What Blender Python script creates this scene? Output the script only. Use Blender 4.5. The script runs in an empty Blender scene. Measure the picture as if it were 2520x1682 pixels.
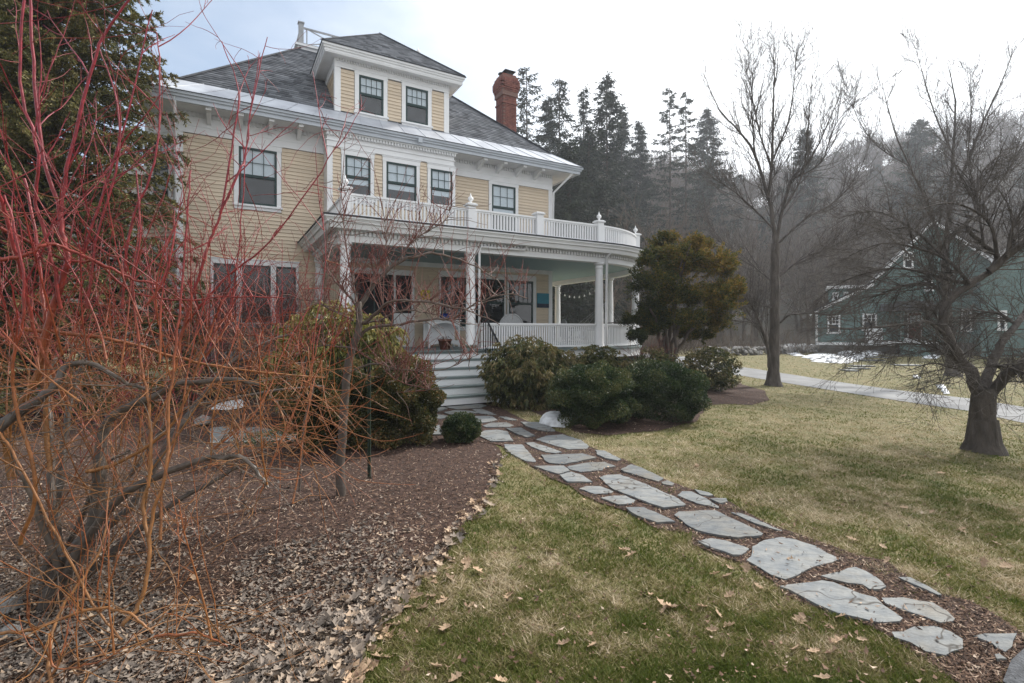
import bpy, math, random
import numpy as np
from mathutils import Vector, Matrix, noise as mnoise
R = math.radians
random.seed(7); rng = np.random.default_rng(7)
scn = bpy.context.scene
COL = scn.collection

# ------------------------------------------------------------------ camera, sky, sun, exposure
CAMZ = 1.65; F = 1265.0; CU = 1260.0; HV = 812.0      # focal length and horizon measured on the photograph (2520 px wide)
cd = bpy.data.cameras.new('camera'); cam = bpy.data.objects.new('camera', cd); COL.objects.link(cam)
cam.location = (0, 0, CAMZ); cam.rotation_euler = (R(90), 0, 0)
cd.sensor_width = 36.0; cd.lens = 36.0 * F / 2520.0; cd.shift_y = -29.0 / 2520.0
cd.clip_start = 0.05; cd.clip_end = 2000
scn.camera = cam
SUN_EL, SUN_AZ = R(38), R(52)      # azimuth clockwise from +Y (to the right, ahead of the camera)
SUND = Vector((math.sin(SUN_AZ) * math.cos(SUN_EL), math.cos(SUN_AZ) * math.cos(SUN_EL), math.sin(SUN_EL)))
w = bpy.data.worlds.new('World'); scn.world = w; w.use_nodes = True
nt = w.node_tree; nt.nodes.clear()
N = nt.nodes.new; L = nt.links.new
out = N('ShaderNodeOutputWorld'); bg = N('ShaderNodeBackground'); bg.inputs['Strength'].default_value = 0.13
sky = N('ShaderNodeTexSky'); sky.sky_type = 'NISHITA'; sky.sun_disc = False
sky.sun_elevation = SUN_EL; sky.sun_rotation = SUN_AZ; sky.air_density = 1.0; sky.dust_density = 2.0
tc = N('ShaderNodeTexCoord')
dot = N('ShaderNodeVectorMath'); dot.operation = 'DOT_PRODUCT'; dot.inputs[1].default_value = SUND
L(tc.outputs['Generated'], dot.inputs[0])
mp = N('ShaderNodeMapping'); mp.inputs['Scale'].default_value = (1, 1, 2.6); L(tc.outputs['Generated'], mp.inputs[0])
nz = N('ShaderNodeTexNoise'); nz.inputs['Scale'].default_value = 2.1; nz.inputs['Detail'].default_value = 7; nz.inputs['Roughness'].default_value = .55
L(mp.outputs[0], nz.inputs['Vector'])
m1 = N('ShaderNodeMath'); m1.operation = 'MULTIPLY_ADD'; m1.inputs[1].default_value = 1.1; L(nz.outputs['Fac'], m1.inputs[0])
gap = N('ShaderNodeVectorMath'); gap.operation = 'DOT_PRODUCT'; gap.inputs[1].default_value = Vector((-.75, .62, .38)).normalized(); L(tc.outputs['Generated'], gap.inputs[0])
m2 = N('ShaderNodeMapRange'); m2.interpolation_type = 'SMOOTHSTEP'; m2.inputs['From Min'].default_value = .45; m2.inputs['From Max'].default_value = .95; m2.inputs['To Min'].default_value = .38; m2.inputs['To Max'].default_value = -.42; L(gap.outputs['Value'], m2.inputs['Value']); L(m2.outputs[0], m1.inputs[2])
cr = N('ShaderNodeMapRange'); cr.interpolation_type = 'SMOOTHSTEP'; cr.inputs['From Min'].default_value = -0.1; cr.inputs['From Max'].default_value = 0.95
cr.inputs['To Min'].default_value = 0.04
L(m1.outputs[0], cr.inputs['Value'])
# thin cloud: its own grey-white, brighter towards the sun
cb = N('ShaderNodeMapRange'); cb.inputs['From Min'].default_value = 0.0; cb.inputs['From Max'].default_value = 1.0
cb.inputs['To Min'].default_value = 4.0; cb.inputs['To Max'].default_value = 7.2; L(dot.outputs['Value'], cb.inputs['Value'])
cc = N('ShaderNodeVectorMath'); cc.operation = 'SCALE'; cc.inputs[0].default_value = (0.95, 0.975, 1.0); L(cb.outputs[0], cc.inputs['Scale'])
sk = N('ShaderNodeVectorMath'); sk.operation = 'MULTIPLY_ADD'; sk.inputs[1].default_value = (.50, .55, .58); sk.inputs[2].default_value = (.45, .62, .80)
L(sky.outputs[0], sk.inputs[0])
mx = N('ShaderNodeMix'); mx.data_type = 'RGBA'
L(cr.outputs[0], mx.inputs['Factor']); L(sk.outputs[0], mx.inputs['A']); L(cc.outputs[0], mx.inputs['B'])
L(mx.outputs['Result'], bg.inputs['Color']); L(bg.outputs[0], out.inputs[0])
sd = bpy.data.lights.new('sun', 'SUN'); sd.energy = 3.0; sd.angle = R(3); sd.color = (1, .95, .87)
so = bpy.data.objects.new('sun', sd); COL.objects.link(so); so.rotation_euler = (-SUND).to_track_quat('-Z', 'Y').to_euler()
so.location = SUND * 60
scn.view_settings.view_transform = 'Standard'; scn.view_settings.look = 'None'; scn.view_settings.gamma = 1
scn.view_settings.use_curve_mapping = False; scn.view_settings.exposure = 0.95
scn.cycles.max_bounces = 6; scn.cycles.diffuse_bounces = 3; scn.cycles.glossy_bounces = 3; scn.cycles.transparent_max_bounces = 8
scn.cycles.volume_bounces = 1
try: scn.cycles.use_denoising = True
except Exception: pass

# ------------------------------------------------------------------ helpers
def tag(o, label=None, cat=None, group=None, kind=None):
    if label: o['label'] = label
    if cat: o['category'] = cat
    if group: o['group'] = group
    if kind: o['kind'] = kind
    return o
def link(name, me, mat=None, parent=None, loc=None, rot=None, scl=None):
    o = bpy.data.objects.new(name, me); COL.objects.link(o)
    if mat is not None and me is not None and not me.materials: me.materials.append(mat)
    if parent: o.parent = parent
    if loc: o.location = loc
    if rot: o.rotation_euler = rot
    if scl: o.scale = scl
    return o
def empty(name, loc=(0, 0, 0), rz=0):
    o = bpy.data.objects.new(name, None); COL.objects.link(o); o.location = loc; o.rotation_euler = (0, 0, rz)
    o.empty_display_size = .2
    return o
class MB:
    def __init__(s): s.v = []; s.f = []
    def add(s, vs, fs):
        b = len(s.v); s.v += [tuple(p) for p in vs]; s.f += [tuple(b + i for i in f) for f in fs]; return s
    def box(s, x0, x1, y0, y1, z0, z1):
        return s.add([(x0,y0,z0),(x1,y0,z0),(x1,y1,z0),(x0,y1,z0),(x0,y0,z1),(x1,y0,z1),(x1,y1,z1),(x0,y1,z1)],
              [(0,3,2,1),(4,5,6,7),(0,1,5,4),(1,2,6,5),(2,3,7,6),(3,0,4,7)])
    def bar(s, a, b, wd, ht):           # rectangular bar between two points, upright
        a = Vector(a); b = Vector(b); d = (b - a).normalized()
        up = Vector((0,0,1)) if abs(d.z) < .95 else Vector((1,0,0))
        x = d.cross(up).normalized() * wd / 2; y = x.cross(d).normalized() * ht / 2
        vs = [a-x-y, a+x-y, a+x+y, a-x+y, b-x-y, b+x-y, b+x+y, b-x+y]
        return s.add(vs, [(0,3,2,1),(4,5,6,7),(0,1,5,4),(1,2,6,5),(2,3,7,6),(3,0,4,7)])
    def tube(s, pts, rs, n=8, cap=True):
        pts = [Vector(p) for p in pts]
        if not hasattr(rs, '__len__'): rs = [rs] * len(pts)
        b = len(s.v); ref = None
        for i, p in enumerate(pts):
            d = (pts[min(i+1, len(pts)-1)] - pts[max(i-1, 0)]).normalized()
            if ref is None: ref = Vector((1,0,0)) if abs(d.x) < .8 else Vector((0,1,0))
            x = d.cross(ref).normalized(); y = d.cross(x)
            for k in range(n):
                a = 2*math.pi*k/n; q = p + (x*math.cos(a) + y*math.sin(a))*rs[i]; s.v.append(tuple(q))
        for i in range(len(pts)-1):
            for k in range(n):
                k2 = (k+1) % n; s.f.append((b+i*n+k, b+i*n+k2, b+(i+1)*n+k2, b+(i+1)*n+k))
        if cap: s.f.append(tuple(b+k for k in range(n))[::-1]); s.f.append(tuple(b+(len(pts)-1)*n+k for k in range(n)))
        return s
    def lathe(s, prof, c=(0,0,0), n=16):
        b = len(s.v)
        for (r, z) in prof:
            for k in range(n):
                a = 2*math.pi*k/n; s.v.append((c[0]+r*math.cos(a), c[1]+r*math.sin(a), c[2]+z))
        for i in range(len(prof)-1):
            for k in range(n):
                k2 = (k+1) % n; s.f.append((b+i*n+k, b+i*n+k2, b+(i+1)*n+k2, b+(i+1)*n+k))
        s.f.append(tuple(b+k for k in range(n))[::-1]); s.f.append(tuple(b+(len(prof)-1)*n+k for k in range(n)))
        return s
    def prism(s, poly, z0, z1):
        n = len(poly); vs = [(p[0],p[1],z0) for p in poly] + [(p[0],p[1],z1) for p in poly]
        return s.add(vs, [tuple(range(n))[::-1], tuple(range(n, 2*n))] + [(i,(i+1)%n,n+(i+1)%n,n+i) for i in range(n)])
    def mesh(s, name='m', smooth=False):
        me = bpy.data.meshes.new(name); me.from_pydata(s.v, [], s.f); me.update()
        if smooth: me.polygons.foreach_set('use_smooth', [True]*len(me.polygons))
        return me
    def build(s, name, mat, parent=None, smooth=False, **k):
        return link(name, s.mesh(name, smooth), mat, parent, **k)
def np_mesh(name, V, Fc, mat=None, col=None, smooth=False):
    """V (n,3), Fc (m,k) faces of equal size; col (n,) value 0..1 in attribute 'tint'"""
    me = bpy.data.meshes.new(name); V = np.asarray(V, np.float32); Fc = np.asarray(Fc, np.int32)
    m, k = Fc.shape
    me.vertices.add(len(V)); me.vertices.foreach_set('co', V.ravel())
    me.loops.add(m*k); me.loops.foreach_set('vertex_index', Fc.ravel())
    me.polygons.add(m); me.polygons.foreach_set('loop_start', np.arange(0, m*k, k, dtype=np.int32))
    me.polygons.foreach_set('loop_total', np.full(m, k, np.int32))
    if smooth: me.polygons.foreach_set('use_smooth', np.ones(m, bool))
    if col is not None:
        at = me.attributes.new('tint', 'FLOAT', 'POINT'); at.data.foreach_set('value', np.asarray(col, np.float32))
    me.update(calc_edges=True)
    if mat: me.materials.append(mat)
    return me

def sm(x, a=0., b=1.):
    x = np.clip((x - a) / (b - a), 0, 1); return x*x*(3 - 2*x)
def g(x, y):                       # height of the open ground
    return -0.05*np.clip(x - 2.5, 0, 11)*(1 - sm(y, 14, 33))
def hill(x, y):
    base = sm(y, 46, 150) * (41 + 13*sm(x, 60, 150) + 7*sm(-x, 0, 90)) - sm(np.abs(x-60), 30, 0)*sm(y, 70, 150)*6
    return base + .8*np.sin(x*.07)*sm(y, 60, 90) + g(x, y)
def gp(u, v, dz=0.):               # where the sight line of a photograph pixel meets the ground
    X = (u-CU)/F; z = 0.
    for _ in range(30):
        Y = (CAMZ - z)*F/max(v-HV, 1e-3); z = float(g(X*Y, Y))*.5 + z*.5
    return (X*Y, Y, float(g(X*Y, Y)) + dz)
def at(u, v, Y): return ((u-CU)/F*Y, Y, CAMZ + (HV-v)/F*Y)
def inside(poly, x, y):
    poly = np.asarray(poly); r = np.zeros(len(x), bool); n = len(poly)
    for i in range(n):
        x1, y1 = poly[i][:2]; x2, y2 = poly[(i+1) % n][:2]
        c = ((y1 > y) != (y2 > y)); 
        with np.errstate(divide='ignore', invalid='ignore'):
            xi = (x2-x1)*(y-y1)/((y2-y1) if y2 != y1 else 1e-9) + x1
        r ^= c & (x < xi)
    return r

# ------------------------------------------------------------------ materials
def mat(name, col, rough=.6, vary=.0, scale=8., col2=None, bump=0., bscale=None, metal=0., spec=.3, tint=None, stretch=None, trans=0., detail=5, objrand=0.):
    """procedural: base colour wandering between col and col2 (noise), optional bump, optional ramp over the 'tint' attribute"""
    m = bpy.data.materials.new(name); m.use_nodes = True; nt = m.node_tree; nd = nt.nodes; lk = nt.links.new
    b = nd['Principled BSDF']; b.inputs['Roughness'].default_value = rough; b.inputs['Metallic'].default_value = metal
    b.inputs['Specular IOR Level'].default_value = spec
    tcn = nd.new('ShaderNodeTexCoord'); mpn = nd.new('ShaderNodeMapping'); lk(tcn.outputs['Object'], mpn.inputs[0])
    if stretch: mpn.inputs['Scale'].default_value = stretch
    n1 = nd.new('ShaderNodeTexNoise'); n1.inputs['Scale'].default_value = scale; n1.inputs['Detail'].default_value = detail; lk(mpn.outputs[0], n1.inputs['Vector'])
    c2 = col2 or tuple(c*(1-vary) for c in col)
    rp = nd.new('ShaderNodeValToRGB'); rp.color_ramp.elements[0].position = .34; rp.color_ramp.elements[1].position = .66
    rp.color_ramp.elements[0].color = (*c2, 1); rp.color_ramp.elements[1].color = (*col, 1); lk(n1.outputs['Fac'], rp.inputs[0])
    cur = rp.outputs[0]
    if tint:
        a = nd.new('ShaderNodeAttribute'); a.attribute_name = 'tint'
        r2 = nd.new('ShaderNodeValToRGB'); el = r2.color_ramp.elements
        for i, (p, c) in enumerate(tint):
            e = el[i] if i < 2 else el.new(p)
            e.position = p; e.color = (*c, 1)
        lk(a.outputs['Fac'], r2.inputs[0])
        mm = nd.new('ShaderNodeMix'); mm.data_type = 'RGBA'; mm.blend_type = 'MULTIPLY'; mm.inputs['Factor'].default_value = 1
        lk(r2.outputs[0], mm.inputs['A']); lk(cur, mm.inputs['B']); cur = mm.outputs['Result']
    if objrand:
        oi = nd.new('ShaderNodeObjectInfo'); mr = nd.new('ShaderNodeMapRange'); mr.inputs['To Min'].default_value = 1-objrand; mr.inputs['To Max'].default_value = 1+objrand*.5
        lk(oi.outputs['Random'], mr.inputs['Value']); vm = nd.new('ShaderNodeVectorMath'); vm.operation = 'SCALE'; lk(cur, vm.inputs[0]); lk(mr.outputs[0], vm.inputs['Scale']); cur = vm.outputs[0]
    lk(cur, b.inputs['Base Color'])
    if bump:
        n2 = nd.new('ShaderNodeTexNoise'); n2.inputs['Scale'].default_value = bscale or scale*4; n2.inputs['Detail'].default_value = 6; lk(mpn.outputs[0], n2.inputs['Vector'])
        bp = nd.new('ShaderNodeBump'); bp.inputs['Strength'].default_value = min(1, bump*10); bp.inputs['Distance'].default_value = bump*.1; lk(n2.outputs['Fac'], bp.inputs['Height']); lk(bp.outputs[0], b.inputs['Normal'])
    if trans:      # thin leaf: lets some light through
        tr = nd.new('ShaderNodeBsdfTranslucent'); lk(cur, tr.inputs[0]); ms = nd.new('ShaderNodeMixShader'); ms.inputs[0].default_value = trans
        lk(b.outputs[0], ms.inputs[1]); lk(tr.outputs[0], ms.inputs[2]); lk(ms.outputs[0], nd['Material Output'].inputs[0])
    return m
W1 = (1, 1, 1)
M = {}
M['white'] = mat('white_paint', (.80,.81,.83), .5, .07, 2.2, bump=.01, bscale=30)
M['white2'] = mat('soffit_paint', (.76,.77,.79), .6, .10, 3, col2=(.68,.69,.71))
M['siding'] = mat('cream_clapboard', (.70,.59,.46), .6, .07, 5, col2=(.60,.50,.385), stretch=(.5,1,6), objrand=.10)
M['sash'] = mat('dark_green_sash', (.02,.045,.045), .35, .1)
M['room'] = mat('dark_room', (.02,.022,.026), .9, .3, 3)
M['room_warm'] = mat('dim_room', (.05,.055,.065), .9, .4, 3)
M['blind'] = mat('pale_blind', (.72,.79,.84), .8, .08, 10)
M['shingle'] = mat('grey_shingle', (.155,.165,.185), .85, .2, 3.0, col2=(.10,.108,.122), tint=[(0,(.5,.5,.52)),(1,(1.35,1.35,1.35))], bump=.02, bscale=80)
M['flash'] = mat('painted_eave_metal', (.52,.55,.60), .42, .2, 2.2, col2=(.40,.42,.47), metal=.15)
M['gutter'] = mat('gutter_paint', (.50,.54,.60), .45, .12, 2)
M['drip'] = mat('dark_roof_membrane', (.035,.04,.05), .6, .2)
M['brickm'] = mat('brick', (.22,.085,.066), .85, .3, 6, col2=(.13,.052,.044), bump=.03, bscale=40, objrand=.3)
M['mortar'] = mat('mortar', (.20,.12,.10), .9, .2, 20)
M['rust'] = mat('dark_cap_metal', (.05,.045,.04), .6, .3)
M['floor'] = mat('grey_green_floor', (.17,.21,.21), .5, .15, 4)
M['ceil'] = mat('pale_blue_ceiling', (.30,.42,.45), .6, .05)
M['lattice'] = mat('dark_green_lattice', (.012,.035,.03), .6, .2)
M['iron'] = mat('black_iron', (.015,.015,.018), .45, .2)
M['terra'] = mat('terracotta', (.20,.07,.045), .8, .3, 10)
M['wicker'] = mat('grey_wicker', (.40,.41,.42), .8, .25, 60)
M['yellow'] = mat('yellow_poster', (.65,.52,.04), .5, .1, 8)
M['bluep'] = mat('blue_canvas', (.02,.21,.30), .5, .2, 5)
M['navy'] = mat('navy_paint', (.012,.03,.07), .5, .4, 9)
M['walk'] = mat('weathered_rail_paint', (.36,.37,.39), .7, .2, 6)
M['snow'] = mat('old_snow', (.80,.83,.87), .7, .10, 9, col2=(.50,.51,.53), bump=.05, bscale=12)
M['bulb'] = mat('frosted_bulb', (.8,.8,.78), .25)
M['stone'] = mat('bluestone', (.235,.24,.235), .75, .3, 5.5, col2=(.15,.165,.178), bump=.2, bscale=11, objrand=.25, stretch=(1,2.2,1), detail=9)
st = M['stone'].node_tree; bs_ = st.nodes['Principled BSDF']; src_ = bs_.inputs['Base Color'].links[0].from_socket
tc2 = st.nodes.new('ShaderNodeNewGeometry'); n3 = st.nodes.new('ShaderNodeTexNoise'); n3.inputs['Scale'].default_value = 2.3; n3.inputs['Detail'].default_value = 8; n3.inputs['Roughness'].default_value = .7; st.links.new(tc2.outputs['Position'], n3.inputs['Vector'])
r3 = st.nodes.new('ShaderNodeMapRange'); r3.inputs['From Min'].default_value = .5; r3.inputs['From Max'].default_value = .72; r3.inputs['To Max'].default_value = .75; st.links.new(n3.outputs['Fac'], r3.inputs['Value'])
m3 = st.nodes.new('ShaderNodeMix'); m3.data_type = 'RGBA'; m3.inputs['B'].default_value = (.17,.145,.11,1); st.links.new(r3.outputs[0], m3.inputs['Factor']); st.links.new(src_, m3.inputs['A'])
v3 = st.nodes.new('ShaderNodeTexVoronoi'); v3.feature = 'DISTANCE_TO_EDGE'; v3.inputs['Scale'].default_value = 1.15; n4 = st.nodes.new('ShaderNodeTexNoise'); n4.inputs['Scale'].default_value = 3; st.links.new(tc2.outputs['Position'], n4.inputs['Vector'])
a4 = st.nodes.new('ShaderNodeVectorMath'); a4.operation = 'MULTIPLY_ADD'; a4.inputs[1].default_value = (.5,.5,.5); st.links.new(n4.outputs['Color'], a4.inputs[0]); st.links.new(tc2.outputs['Position'], a4.inputs[2]); st.links.new(a4.outputs[0], v3.inputs['Vector'])
r4 = st.nodes.new('ShaderNodeMapRange'); r4.inputs['From Min'].default_value = .002; r4.inputs['From Max'].default_value = .009; st.links.new(v3.outputs['Distance'], r4.inputs['Value'])
m4 = st.nodes.new('ShaderNodeMix'); m4.data_type = 'RGBA'; m4.inputs['A'].default_value = (.06,.055,.05,1); st.links.new(r4.outputs[0], m4.inputs['Factor']); st.links.new(m3.outputs['Result'], m4.inputs['B']); st.links.new(m4.outputs['Result'], bs_.inputs['Base Color'])
M['pad'] = mat('dark_gravel_asphalt', (.11,.115,.125), .9, .4, 40, col2=(.05,.052,.058), bump=.1, bscale=90)
M['rock'] = mat('field_stone', (.28,.27,.26), .85, .4, 9, bump=.08, bscale=14)
M['asphalt'] = mat('old_asphalt', (.24,.245,.25), .85, .2, 1.2, col2=(.17,.172,.178), bump=.03, bscale=60)
M['bark_grey'] = mat('grey_bark', (.105,.09,.08), .85, .4, 9, col2=(.05,.042,.037), bump=.45, bscale=22, stretch=(1,1,.28), tint=[(0,(1,1,1)),(1,(1.2,1.2,1.2))])
M['bark_far'] = mat('far_bark', (.115,.09,.07), .9, .35, 2, tint=[(0,(.8,.8,.8)),(1,(1.25,1.2,1.2))])
M['stem'] = mat('shrub_stems', (1,1,1), .45, .45, 26, bump=.03, bscale=60, spec=.45,
   tint=[(0,(.075,.062,.055)),(.18,(.17,.135,.11)),(.27,(.20,.11,.05)),(.40,(.31,.135,.04)),(.58,(.31,.08,.032)),(.75,(.27,.032,.028)),(1,(.29,.022,.045))])
M['twig'] = mat('crab_twigs', (1,1,1), .55, .3, 12, bump=.03, bscale=50, tint=[(0,(.085,.07,.06)),(.35,(.16,.12,.10)),(.7,(.20,.075,.06)),(1,(.24,.05,.045))])
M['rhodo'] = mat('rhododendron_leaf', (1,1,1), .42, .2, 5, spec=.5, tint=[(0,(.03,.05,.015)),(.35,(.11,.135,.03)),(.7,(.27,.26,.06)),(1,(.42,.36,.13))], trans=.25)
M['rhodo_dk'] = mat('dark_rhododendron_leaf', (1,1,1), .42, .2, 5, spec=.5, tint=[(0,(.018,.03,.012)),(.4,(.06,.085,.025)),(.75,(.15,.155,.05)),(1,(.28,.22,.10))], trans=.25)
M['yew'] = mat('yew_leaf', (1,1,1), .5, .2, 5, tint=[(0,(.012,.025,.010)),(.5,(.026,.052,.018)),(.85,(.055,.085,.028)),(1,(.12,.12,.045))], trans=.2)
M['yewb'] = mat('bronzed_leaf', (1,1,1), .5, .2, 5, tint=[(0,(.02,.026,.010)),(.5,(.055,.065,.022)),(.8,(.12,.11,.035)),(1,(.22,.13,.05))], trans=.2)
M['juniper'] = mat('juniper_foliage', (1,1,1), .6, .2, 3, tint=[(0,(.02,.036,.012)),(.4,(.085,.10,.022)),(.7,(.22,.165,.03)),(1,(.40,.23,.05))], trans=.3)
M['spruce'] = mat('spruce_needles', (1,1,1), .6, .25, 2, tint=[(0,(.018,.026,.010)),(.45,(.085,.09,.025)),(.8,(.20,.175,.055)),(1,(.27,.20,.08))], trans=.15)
M['farfir'] = mat('far_conifer', (1,1,1), .8, .3, .6, tint=[(0,(.012,.02,.014)),(1,(.045,.06,.032))])
M['lawn'] = mat('lawn_soil', (.20,.165,.085), .95, .3, 3.3, col2=(.11,.11,.042), bump=.05, bscale=20, detail=9)
M['grass'] = mat('grass_blades', (1,1,1), .7, .12, 1.0, tint=[(0,(.085,.115,.018)),(.35,(.15,.16,.035)),(.6,(.235,.205,.085)),(.82,(.36,.29,.165)),(1,(.58,.48,.34))], trans=.3)
M['mulch'] = mat('bark_mulch', (.095,.055,.042), .95, .5, 22, col2=(.035,.022,.018), bump=.2, bscale=60)
M['chips'] = mat('mulch_chips', (1,1,1), .9, .2, 30, tint=[(0,(.025,.014,.01)),(.5,(.13,.074,.048)),(.8,(.28,.18,.125)),(1,(.56,.44,.34))])  # darkest tints stand in for the shade between chips
M['litter'] = mat('grey_leaf_litter', (1,1,1), .75, .25, 30, tint=[(0,(.03,.024,.02)),(.4,(.14,.118,.102)),(.75,(.31,.255,.21)),(1,(.50,.37,.26))])  # wide tint range; the dark end paints in shade among the leaves
M['leaf'] = mat('dry_oak_leaf', (.52,.38,.26), .75, .4, 14, col2=(.36,.24,.155), objrand=.4, trans=.15)
M['hills'] = mat('wooded_hillside', (.10,.085,.065), .95, .3, .15, col2=(.06,.055,.045), bump=.3, bscale=.8)
M['teal'] = mat('green_grey_siding', (.13,.20,.195), .7, .15, 3)
M['tealroof'] = mat('far_roof', (.055,.055,.06), .8, .2, 3)
M['reddoor'] = mat('red_brown_door', (.16,.04,.03), .5, .2)
M['steel'] = mat('green_stake_paint', (.03,.05,.035), .5, .3)
M['fdn'] = mat('foundation', (.13,.125,.12), .9, .3, 4)
# glass: mostly see-through, mirrors the sky at its own fresnel
gm = bpy.data.materials.new('window_glass'); gm.use_nodes = True; n_ = gm.node_tree.nodes; l_ = gm.node_tree.links.new
n_.remove(n_['Principled BSDF']); lw = n_.new('ShaderNodeLayerWeight'); pw_ = n_.new('ShaderNodeMath'); pw_.operation = 'POWER'; pw_.inputs[1].default_value = 3.5; l_(lw.outputs['Facing'], pw_.inputs[0])
fr = n_.new('ShaderNodeMath'); fr.operation = 'MULTIPLY_ADD'; fr.inputs[1].default_value = .8; fr.inputs[2].default_value = .085; l_(pw_.outputs[0], fr.inputs[0])
nzg = n_.new('ShaderNodeTexNoise'); nzg.inputs['Scale'].default_value = 1.6; bpg = n_.new('ShaderNodeBump'); bpg.inputs['Strength'].default_value = .12; bpg.inputs['Distance'].default_value = .02
l_(nzg.outputs['Fac'], bpg.inputs['Height'])
gg = n_.new('ShaderNodeBsdfGlossy'); gg.inputs['Roughness'].default_value = .03; l_(bpg.outputs[0], gg.inputs['Normal']); tt = n_.new('ShaderNodeBsdfTransparent'); tt.inputs[0].default_value = (.85,.88,.9,1)
mg = n_.new('ShaderNodeMixShader'); l_(fr.outputs[0], mg.inputs[0]); l_(tt.outputs[0], mg.inputs[1]); l_(gg.outputs[0], mg.inputs[2]); l_(mg.outputs[0], n_['Material Output'].inputs[0])
M['glass'] = gm
HAZE = 0.0010
# ------------------------------------------------------------------ the ground
def grid(name, x0, x1, y0, y1, nx, ny, fn, m, smooth=True, xs=None, ys=None):
    X = np.linspace(x0, x1, nx) if xs is None else xs; Y = np.linspace(y0, y1, ny) if ys is None else ys
    nx, ny = len(X), len(Y); XX, YY = np.meshgrid(X, Y); V = np.stack([XX.ravel(), YY.ravel(), fn(XX, YY).ravel()], 1)
    i = np.arange(nx-1)[None, :] + nx*np.arange(ny-1)[:, None]; i = i.ravel()
    return np_mesh(name, V, np.stack([i, i+1, i+nx+1, i+nx], 1), m, smooth=smooth)
lawn = tag(link('lawn', grid('lawn', -40, 60, -10, 52, 200, 124, lambda x, y: g(x, y), M['lawn'])), kind='structure')
hs = tag(link('hillside', grid('hillside', -260, 340, 49, 420, 150, 90, lambda x, y: hill(x, y) - .12*(y < 54), M['hills'])), kind='structure')

def clean(poly): return [(p[0], p[1]) for p in poly]
def sheet(name, poly, m, dz, sub=.5):
    """flat sheet with the outline poly, draped on the ground dz above it"""
    import bmesh
    bm = bmesh.new(); f = bm.faces.new([bm.verts.new((p[0], p[1], 0)) for p in poly]); f.normal_update()
    if f.normal.z < 0: f.normal_flip()
    xs = [p[0] for p in poly]; ys = [p[1] for p in poly]
    for ax, lo, hi in ((0, min(xs), max(xs)), (1, min(ys), max(ys))):
        k = lo + sub
        while k < hi:
            co = (k,0,0) if ax == 0 else (0,k,0); no = (1,0,0) if ax == 0 else (0,1,0)
            bmesh.ops.bisect_plane(bm, geom=bm.verts[:]+bm.edges[:]+bm.faces[:], plane_co=co, plane_no=no); k += sub
    for v in bm.verts: v.co.z = float(g(v.co.x, v.co.y)) + dz
    me = bpy.data.meshes.new(name); bm.to_mesh(me); bm.free()
    return link(name, me, m)
def wob(poly, amp=.05, step=.25, seed=0):
    r = random.Random(seed); o = []
    n = len(poly)
    for i in range(n):
        a = poly[i]; b = poly[(i+1) % n]; d = math.hypot(b[0]-a[0], b[1]-a[1]); k = max(1, int(d/step))
        for j in range(k):
            f = j/k; o.append((a[0]+(b[0]-a[0])*f + r.uniform(-amp, amp), a[1]+(b[1]-a[1])*f + r.uniform(-amp, amp)))
    return o
bed_edge = [(800,1682),(850,1640),(905,1560),(960,1500),(1030,1435),(1085,1380),(1130,1310),(1190,1250),(1222,1180),(1240,1120),(1195,1075),(1165,1040),(1140,1010)]
LB = [gp(u, v)[:2] for u, v in bed_edge]
LBed = [(-1.0,1.2),(-.95,2.1)] + LB + [(-.2,9.5),(-.6,11.6),(-3.2,10.6),(-9,14),(-16,14),(-16,1.2)]
LBed = wob(LBed, .035, .3, 1)
tag(sheet('mulch_bed', LBed, M['mulch'], .006), kind='structure')
rb = [(1225,1000),(1300,1010),(1370,1040),(1415,1065),(1500,1072),(1620,1062),(1715,1038),(1738,1000),(1780,995),(1850,998),(1893,985),(1880,962),(1830,948),(1810,935)]
RBed = [gp(u, v)[:2] for u, v in rb] + [(6.2,17.0),(2.5,15.0),(-.6,12.2),(-.55,11.4)]
RBed = wob(RBed, .03, .3, 2)
tag(sheet('shrub_bed', RBed, M['mulch'], .009), kind='structure')
# path bed of wood chips
pe_l = [(1060,985),(1045,1040),(1090,1098),(1175,1088),(1232,1098),(1300,1147),(1350,1178),(1397,1198),(1430,1222),(1475,1240),(1540,1262),(1615,1303),(1700,1318),(1712,1345),(1765,1368),(1840,1395),(1905,1440),(1920,1462),(1979,1492),(2112,1540),(2180,1568),(2279,1628),(2360,1690)]
pe_r = [(2640,1682),(2520,1560),(2440,1510),(2370,1480),(2320,1470),(2240,1430),(2180,1385),(2100,1370),(2000,1330),(1930,1305),(1880,1290),(1800,1240),(1700,1205),(1600,1170),(1540,1135),(1470,1110),(1390,1070),(1290,1035),(1220,1000)]
PBed = wob([gp(u, v)[:2] for u, v in pe_l] + [gp(u, v)[:2] for u, v in pe_r], .02, .25, 3)
path = tag(sheet('path', PBed, M['mulch'], .013), kind='structure')
# second walk running left along the house bed
sw = [(480,1040),(560,1028),(800,1040),(1000,1050),(1062,1040),(1050,1078),(900,1088),(760,1092),(560,1085)]
# driveway
de_t = [(1560,868),(1700,880),(1831,905),(2050,939),(2387,982),(2520,1003),(2900,1070)]
de_b = [(2900,1130),(2520,1043),(2387,1013),(2050,962),(1831,927),(1700,905),(1560,890)]
Drive = [gp(u, v)[:2] for u, v in de_t] + [gp(u, v)[:2] for u, v in de_b]
tag(sheet('driveway', wob(Drive, .03, .8, 4), M['asphalt'], .012, 1.0), kind='structure')
corner = [gp(u, v)[:2] for u, v in [(2470,1700),(2490,1650),(2530,1612),(2640,1590),(2900,1700)]] + [(3.2,1.4),(2.2,1.4)]
tag(sheet('parking_pad', wob(corner, .015, .2, 5), M['pad'], .04, .5), kind='structure')

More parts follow.
